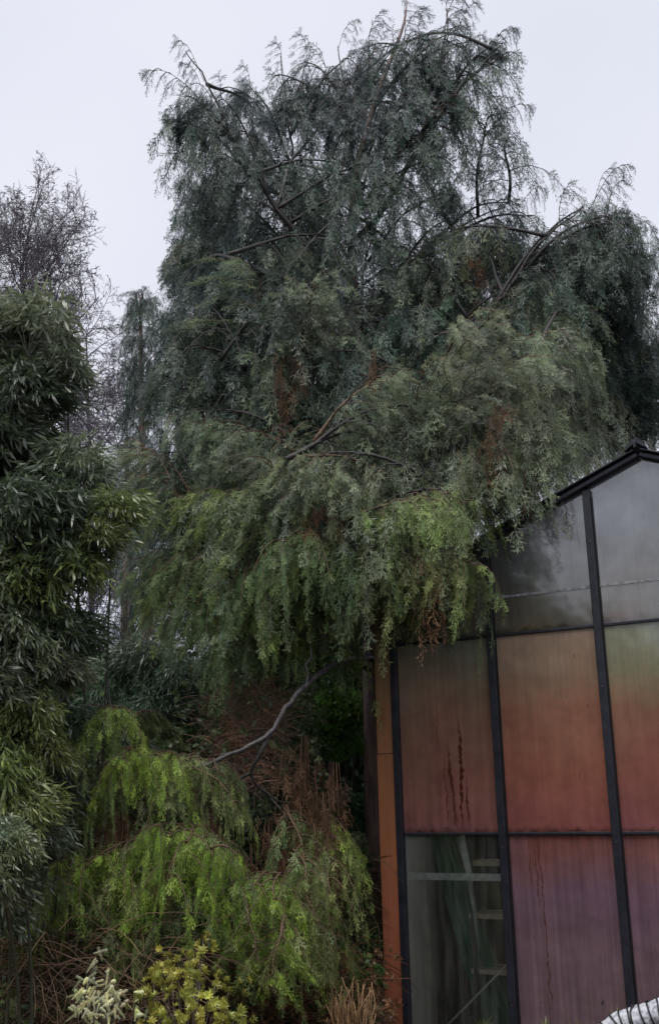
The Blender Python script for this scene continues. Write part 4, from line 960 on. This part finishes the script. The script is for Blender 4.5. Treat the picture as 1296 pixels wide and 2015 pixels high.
def leafmass(name, label, cat, n_, region, D, col, temps, mt, seed, sc=(.6, 1.2), dz=.5, up=False):
    r = np.random.default_rng(seed); acc = Acc(); inst = []; x0, y0, x1, y1 = region
    for k in range(n_):
        p = np.array(at(r.uniform(x0, x1), r.uniform(y0, y1), D+r.uniform(-dz, dz))); p[2] = max(p[2], .02)
        d = nrm([r.normal(0, .6), r.normal(-.3, .6), r.normal(.7 if up else -.4, .4)])
        inst.append((int(r.integers(len(temps))), frame(d, r.uniform(0, 6.3))*r.uniform(*sc), p, r.uniform(-.5, .6)))
    merge(acc, temps, inst); o = objm(name, acc.mesh(name, M[mt]), label=label, cat=cat, kind='stuff'); o.color = (*col, 1)
leafmass('ground_cover', 'low dark green ivy and weeds under the hanging boughs', 'ground cover', 900, (420, 1880, 730, 2070), 7.3, (.06, .10, .036), SMALL+BROAD, 'broad', 1)
leafmass('ground_cover', 'brown and green weeds among the stems at lower left', 'ground cover', 900, (-40, 1820, 320, 2070), 6.8, (.08, .09, .04), SMALL+BROAD, 'broad', 2)
leafmass('leaf_litter', 'brown fallen leaves caught in the undergrowth', 'leaf litter', 1100, (-40, 1860, 780, 2080), 7.1, (.18, .10, .06), SMALL, 'broad', 3)
leafmass('thicket_leaves', 'mixed small leaves filling the thicket behind the bare branch', 'thicket', 1300, (330, 1380, 640, 1700), 8.8, (.10, .15, .07), BROAD, 'broad', 4)
leafmass('thicket_leaves', 'scattered green leaves growing through the dead bracken', 'thicket', 420, (340, 1330, 640, 1620), 7.9, (.13, .17, .09), SMALL+BROAD[:1], 'broad', 8)
leafmass('thicket_leaves', 'dark leaves filling the thicket under the bamboo', 'thicket', 1300, (60, 1450, 380, 1850), 8.0, (.075, .11, .055), BROAD, 'broad', 6, dz=.8)
# litter sheet on the ground
r = np.random.default_rng(9); acc = Acc(); inst = []
for k in range(2600):
    x, y = r.uniform(-3, 2), r.uniform(4.5, 9.5); inst.append((int(r.integers(4)), frame(nrm([r.normal(0, .7), r.normal(0, .7), -.5]), r.uniform(0, 6))*r.uniform(.6, 1.3), np.array([x, y, ground_h(x, y)+.03]), r.uniform(-.5, .5)))
inst = [q for q in inst if not ((lambda dx, dy: dx*math.cos(AZ)-dy*math.sin(AZ) > -.25 and dx*math.sin(AZ)+dy*math.cos(AZ) > -.1)(q[2][0]-X0, q[2][1]-Y0))]
merge(acc, SMALL, inst); o = objm('leaf_litter', acc.mesh('leaf_litter', M['broad']), label='scattered dead leaves lying on the soil', cat='leaf litter', kind='stuff'); o.color = (.085, .045, .028, 1)

# ------------------------------------------------------------------ foreground plants
def rosette(seed, nl, L, w, el=(10, 60)):
    r = np.random.default_rng(seed); acc = Acc()
    for i in range(nl):
        az = i*2.4; e = rad(el[0]+(el[1]-el[0])*i/nl); leaf_geo(acc, np.zeros(3), [math.cos(az)*math.cos(e), math.sin(az)*math.cos(e), -math.sin(e)], L*r.uniform(.8, 1.1), w, -.1, r.uniform(0, 1), up=(0, 0, 1))
    return acc.get()
ROS = [rosette(i, 15, .032, .010) for i in range(3)]
def stem_plant(name, label, cat, root, tips, temps, mt, col, sc=1.0, stemcol=(.12, .08, .05), per=3, spread=.035):
    r = np.random.default_rng(len(tips)+int(root[0]*100) % 50)
    t = empty(name, root, label=label, cat=cat)
    for p in tips:
        p = np.array(p)-np.array(root); acc = Acc()
        P = smooth_path([(r.normal(0, .03), r.normal(0, .03), -.03), p*np.array([.45, .45, .5])+np.array([0, 0, .04]), p], 8)
        tube(acc, P, np.linspace(.006, .003, 8), 5)
        st = objm('stem', acc.mesh('stem', M['twig'], True), t)
        acc = Acc(); inst = []
        for q in range(per):
            o_ = r.normal(0, spread, 3) if q else np.zeros(3); d = nrm(np.array([o_[0]*22+r.normal(0, .45), o_[1]*22+r.normal(0, .45), r.uniform(.2, 1)]))
            inst.append((int(r.integers(len(temps))), frame(-d if name == 'cream_shrub' else d, r.uniform(0, 6))*sc*r.uniform(.75, 1.15), p+o_, r.uniform(-.3, .3)))
        merge(acc, temps, inst); f = objm('leaves', acc.mesh('leaves', M[mt]), st); f.color = (*cj(col, .12), 1)
    return t
ys = [(400, 1850, 6.3), (395, 1880, 6.3), (350, 1890, 6.3), (330, 1880, 6.35), (375, 1905, 6.2), (315, 1910, 6.3), (350, 1925, 6.1), (300, 1930, 6.3), (395, 1930, 6.2), (425, 1935, 6.3), (330, 1950, 6.1), (370, 1955, 6.1), (410, 1960, 6.1), (300, 1965, 6.2), (440, 1970, 6.3), (345, 1980, 6.0), (385, 1985, 6.0), (420, 1990, 6.1), (310, 1995, 6.1), (360, 2005, 6.0), (400, 2015, 6.0), (330, 2015, 6.0), (295, 1990, 6.2), (440, 2005, 6.1), (375, 1935, 6.3), (320, 1935, 6.2), (355, 1960, 6.3), (465, 2000, 6.2), (480, 2010, 6.3), (390, 1900, 6.4), (280, 1955, 6.3), (450, 1950, 6.4)]
stem_plant('golden_shrub', 'small golden green shrub with tufted shoots at the bottom centre', 'shrub', (at(365, 2000, 5.5).x, 5.5, 0), [at(q[0], q[1], q[2]-.7) for q in ys], ROS, 'broad', (.33, .33, .08), 1.0, per=5, spread=.04)
# cream spires
def spire(seed):
    r = np.random.default_rng(seed); acc = Acc()
    for i in range(70):
        s = i/70; az = i*2.4; rr = .022*(1-s*.6); leaf_geo(acc, np.array([0, 0, -s*.12]), [math.cos(az), math.sin(az), -.7], rr*r.uniform(.8, 1.2), .007, 0, r.uniform(0, 1))
    return acc.get()
SP = [spire(i) for i in range(2)]
cs = [(185, 1925, 6.3), (175, 1950, 6.25), (205, 1950, 6.3), (165, 1965, 6.2), (215, 1965, 6.2), (190, 1970, 6.2), (155, 1975, 6.3), (235, 1980, 6.2), (200, 1990, 6.1), (170, 1995, 6.15), (225, 1998, 6.15), (185, 2010, 6.1), (245, 1990, 6.2), (150, 2005, 6.2), (210, 2015, 6.1), (270, 2000, 6.2)]
stem_plant('cream_shrub', 'pale cream and grey green shrub with fluffy spires at lower left', 'shrub', (at(195, 2000, 5.5).x, 5.5, 0), [at(q[0], q[1]-22, q[2]-.7) for q in cs], SP, 'broad', (.60, .62, .46), .62, per=6, spread=.032)
gs = [(15, 1950, 6.2), (35, 1965, 6.2), (5, 1975, 6.1), (50, 1985, 6.2), (25, 1990, 6.1), (60, 2000, 6.2), (10, 2005, 6.1), (40, 2010, 6.1), (-20, 1960, 6.2), (-10, 1990, 6.1)]
stem_plant('leafy_shrub', 'small fresh green leafy plant in the bottom left corner', 'shrub', (at(20, 2000, 6.2).x, 6.2, 0), [at(*q) for q in gs], ROS, 'broad', (.14, .18, .08), 1.0, per=5, spread=.03)
# straw coloured cut stems
st = empty('dry_grass_clump', (at(690, 2000, 6.5).x, 6.5, 0), label='straw coloured clump of broken dry stems beside the trunk', cat='dry grass')
r = np.random.default_rng(21)
for k in range(70):
    b_ = np.array([r.normal(0, .06), r.normal(0, .06), -.02]); tpx = r.uniform(640, 750); tpy = r.uniform(1930, 2010) if abs(tpx-680) > 25 else r.uniform(1912, 1990)
    p = np.array(at(tpx, tpy, 6.5+r.uniform(-.15, .15)))-np.array(st.location); k_ = p*.8+np.array([r.normal(0, .02), 0, .03])
    acc = Acc(); tube(acc, [b_, k_, p] if r.random() < .5 else [b_, k_, k_+np.array([r.normal(0, .08), r.normal(0, .04), -.1*r.random()])], [.004, .0035, .0025], 4, r.uniform(-.2, 1)); o = objm('stem', acc.mesh('stem', M['dry']), st); o.color = (.38, .25, .15, 1)
# spiky tufts against the sill
def tuft(px, py, D, label, col=(.12, .13, .05)):
    p = at(px, py, D); t = empty('grass_tuft', (p.x, p.y, 0), label=label, cat='grass tuft', group='spiky tufts along the greenhouse sill'); r = np.random.default_rng(px)
    acc = Acc(); 
    for k in range(34):
        az = r.uniform(0, 6.3); e = r.uniform(.3, 1.3); L = r.uniform(.07, .13)
        leaf_geo(acc, np.array([0, 0, p.z-.06]), [math.cos(az)*math.cos(e), math.sin(az)*math.cos(e), math.sin(e)], L, .006, .25, r.uniform(0, 1))
    tube(acc, [(0, 0, -.02), (.01, 0, p.z*.5), (0, 0, p.z-.05)], [.008, .007, .006], 5)
    o = objm('blades', acc.mesh('blades', M['broad']), t); o.color = (*col, 1)
tuft(950, 2012, 6.75, 'spiky tuft at the foot of the clear greenhouse pane')
tuft(1070, 2018, 6.55, 'spiky tuft at the foot of the purple pane, middle of three')
tuft(1128, 2016, 6.45, 'low spiky tuft near the base of the right hand purple pane', (.10, .08, .04))
tuft(1215, 1996, 6.1, 'spiky olive tuft beside the white wrapped hoop', (.17, .17, .06))

# white wrapped hoop at the bottom right
hp = empty('wrapped_hoop', tuple(at(1280, 2015, 5.6).xy)+(0,), label='white fleece wrapped hoop bound with black cord at bottom right', cat='hoop')
P = smooth_path([at(1150, 2015, 5.6)*1.0-Vector((.0, 0, .9)), at(1165, 2110, 5.6), at(1200, 2032, 5.6), at(1250, 2008, 5.55), at(1310, 1992, 5.5), at(1400, 2010, 5.45), at(1450, 2120, 5.4), at(1460, 2400, 5.35)], 60)
P[:, 2] = np.maximum(P[:, 2], -.05)
mt, n, b = mat('white_fleece'); nz = noise(n, 60, 4); nz2 = noise(n, 12, 3)
c = ramp(n, nz, [(.35, (.28, .29, .33)), (.6, (.62, .63, .68))]); n.links.new(c, b.inputs['Base Color']); b.inputs['Roughness'].default_value = .9; bump(n, b, nz2, .6, .02)
acc = Acc(); tube(acc, P-np.array(hp.location), .06*(1+.05*rng.standard_normal(60)), 16); objm('fleece_wrap', acc.mesh('fleece_wrap', mt, True), hp)
mt2, n, b = mat('black_cord'); b.inputs['Base Color'].default_value = (.015, .015, .017, 1)
for i in range(8, 52, 2):
    t_ = nrm(P[i+1]-P[i-1]); t_ = nrm(t_+rng.normal(0, .18, 3)); x = nrm(np.cross(t_, [0, 1, .1])); y = np.cross(t_, x); th = np.linspace(0, 2*math.pi, 17)
    acc = Acc(); tube(acc, [P[i]-np.array(hp.location)+(math.cos(a)*x+math.sin(a)*y)*.0645 for a in th], .0045, 5); objm('cord', acc.mesh('cord', mt2, True), hp)

# ------------------------------------------------------------------ garden trees beside the viewpoint, mirrored in the panes
def round_tree(x, y, h, R, label, k_=26, meshes=None):
    tr = empty('garden_tree', (x, y, 0), label=label, cat='tree'); acc = Acc()
    tube(acc, [(0, 0, -.1), (.05, 0, h*.4), (0, 0, h*.75)], [.14, .1, .05], 8); objm('trunk', acc.mesh('trunk', M['limb'], True), tr)
    for k in range(k_):
        v = nrm(rng.normal(size=3)); p = Vector((x+v[0]*R, y+v[1]*R, h*.58+v[2]*h*.38))
        put(BB[k % 3], tr, p, 2.6, cj(DG), tilt=.5)
round_tree(-8.5, -1.5, 4.4, 1.3, 'rounded tree beside the viewpoint, mirrored in the gable panes')
round_tree(-7.5, 2.6, 3.9, 1.2, 'lower rounded tree left of the viewpoint')
round_tree(-9.5, 0.6, 3.6, 1.2, 'broad bush behind the viewpoint')
round_tree(-6.0, -4.2, 3.6, 1.5, 'bush behind the viewpoint to the right')
round_tree(-11, 4.5, 5.4, 1.6, 'taller tree far left of the viewpoint')
round_tree(-2.5, -6.5, 3.8, 1.8, 'broad bush right behind the viewpoint')
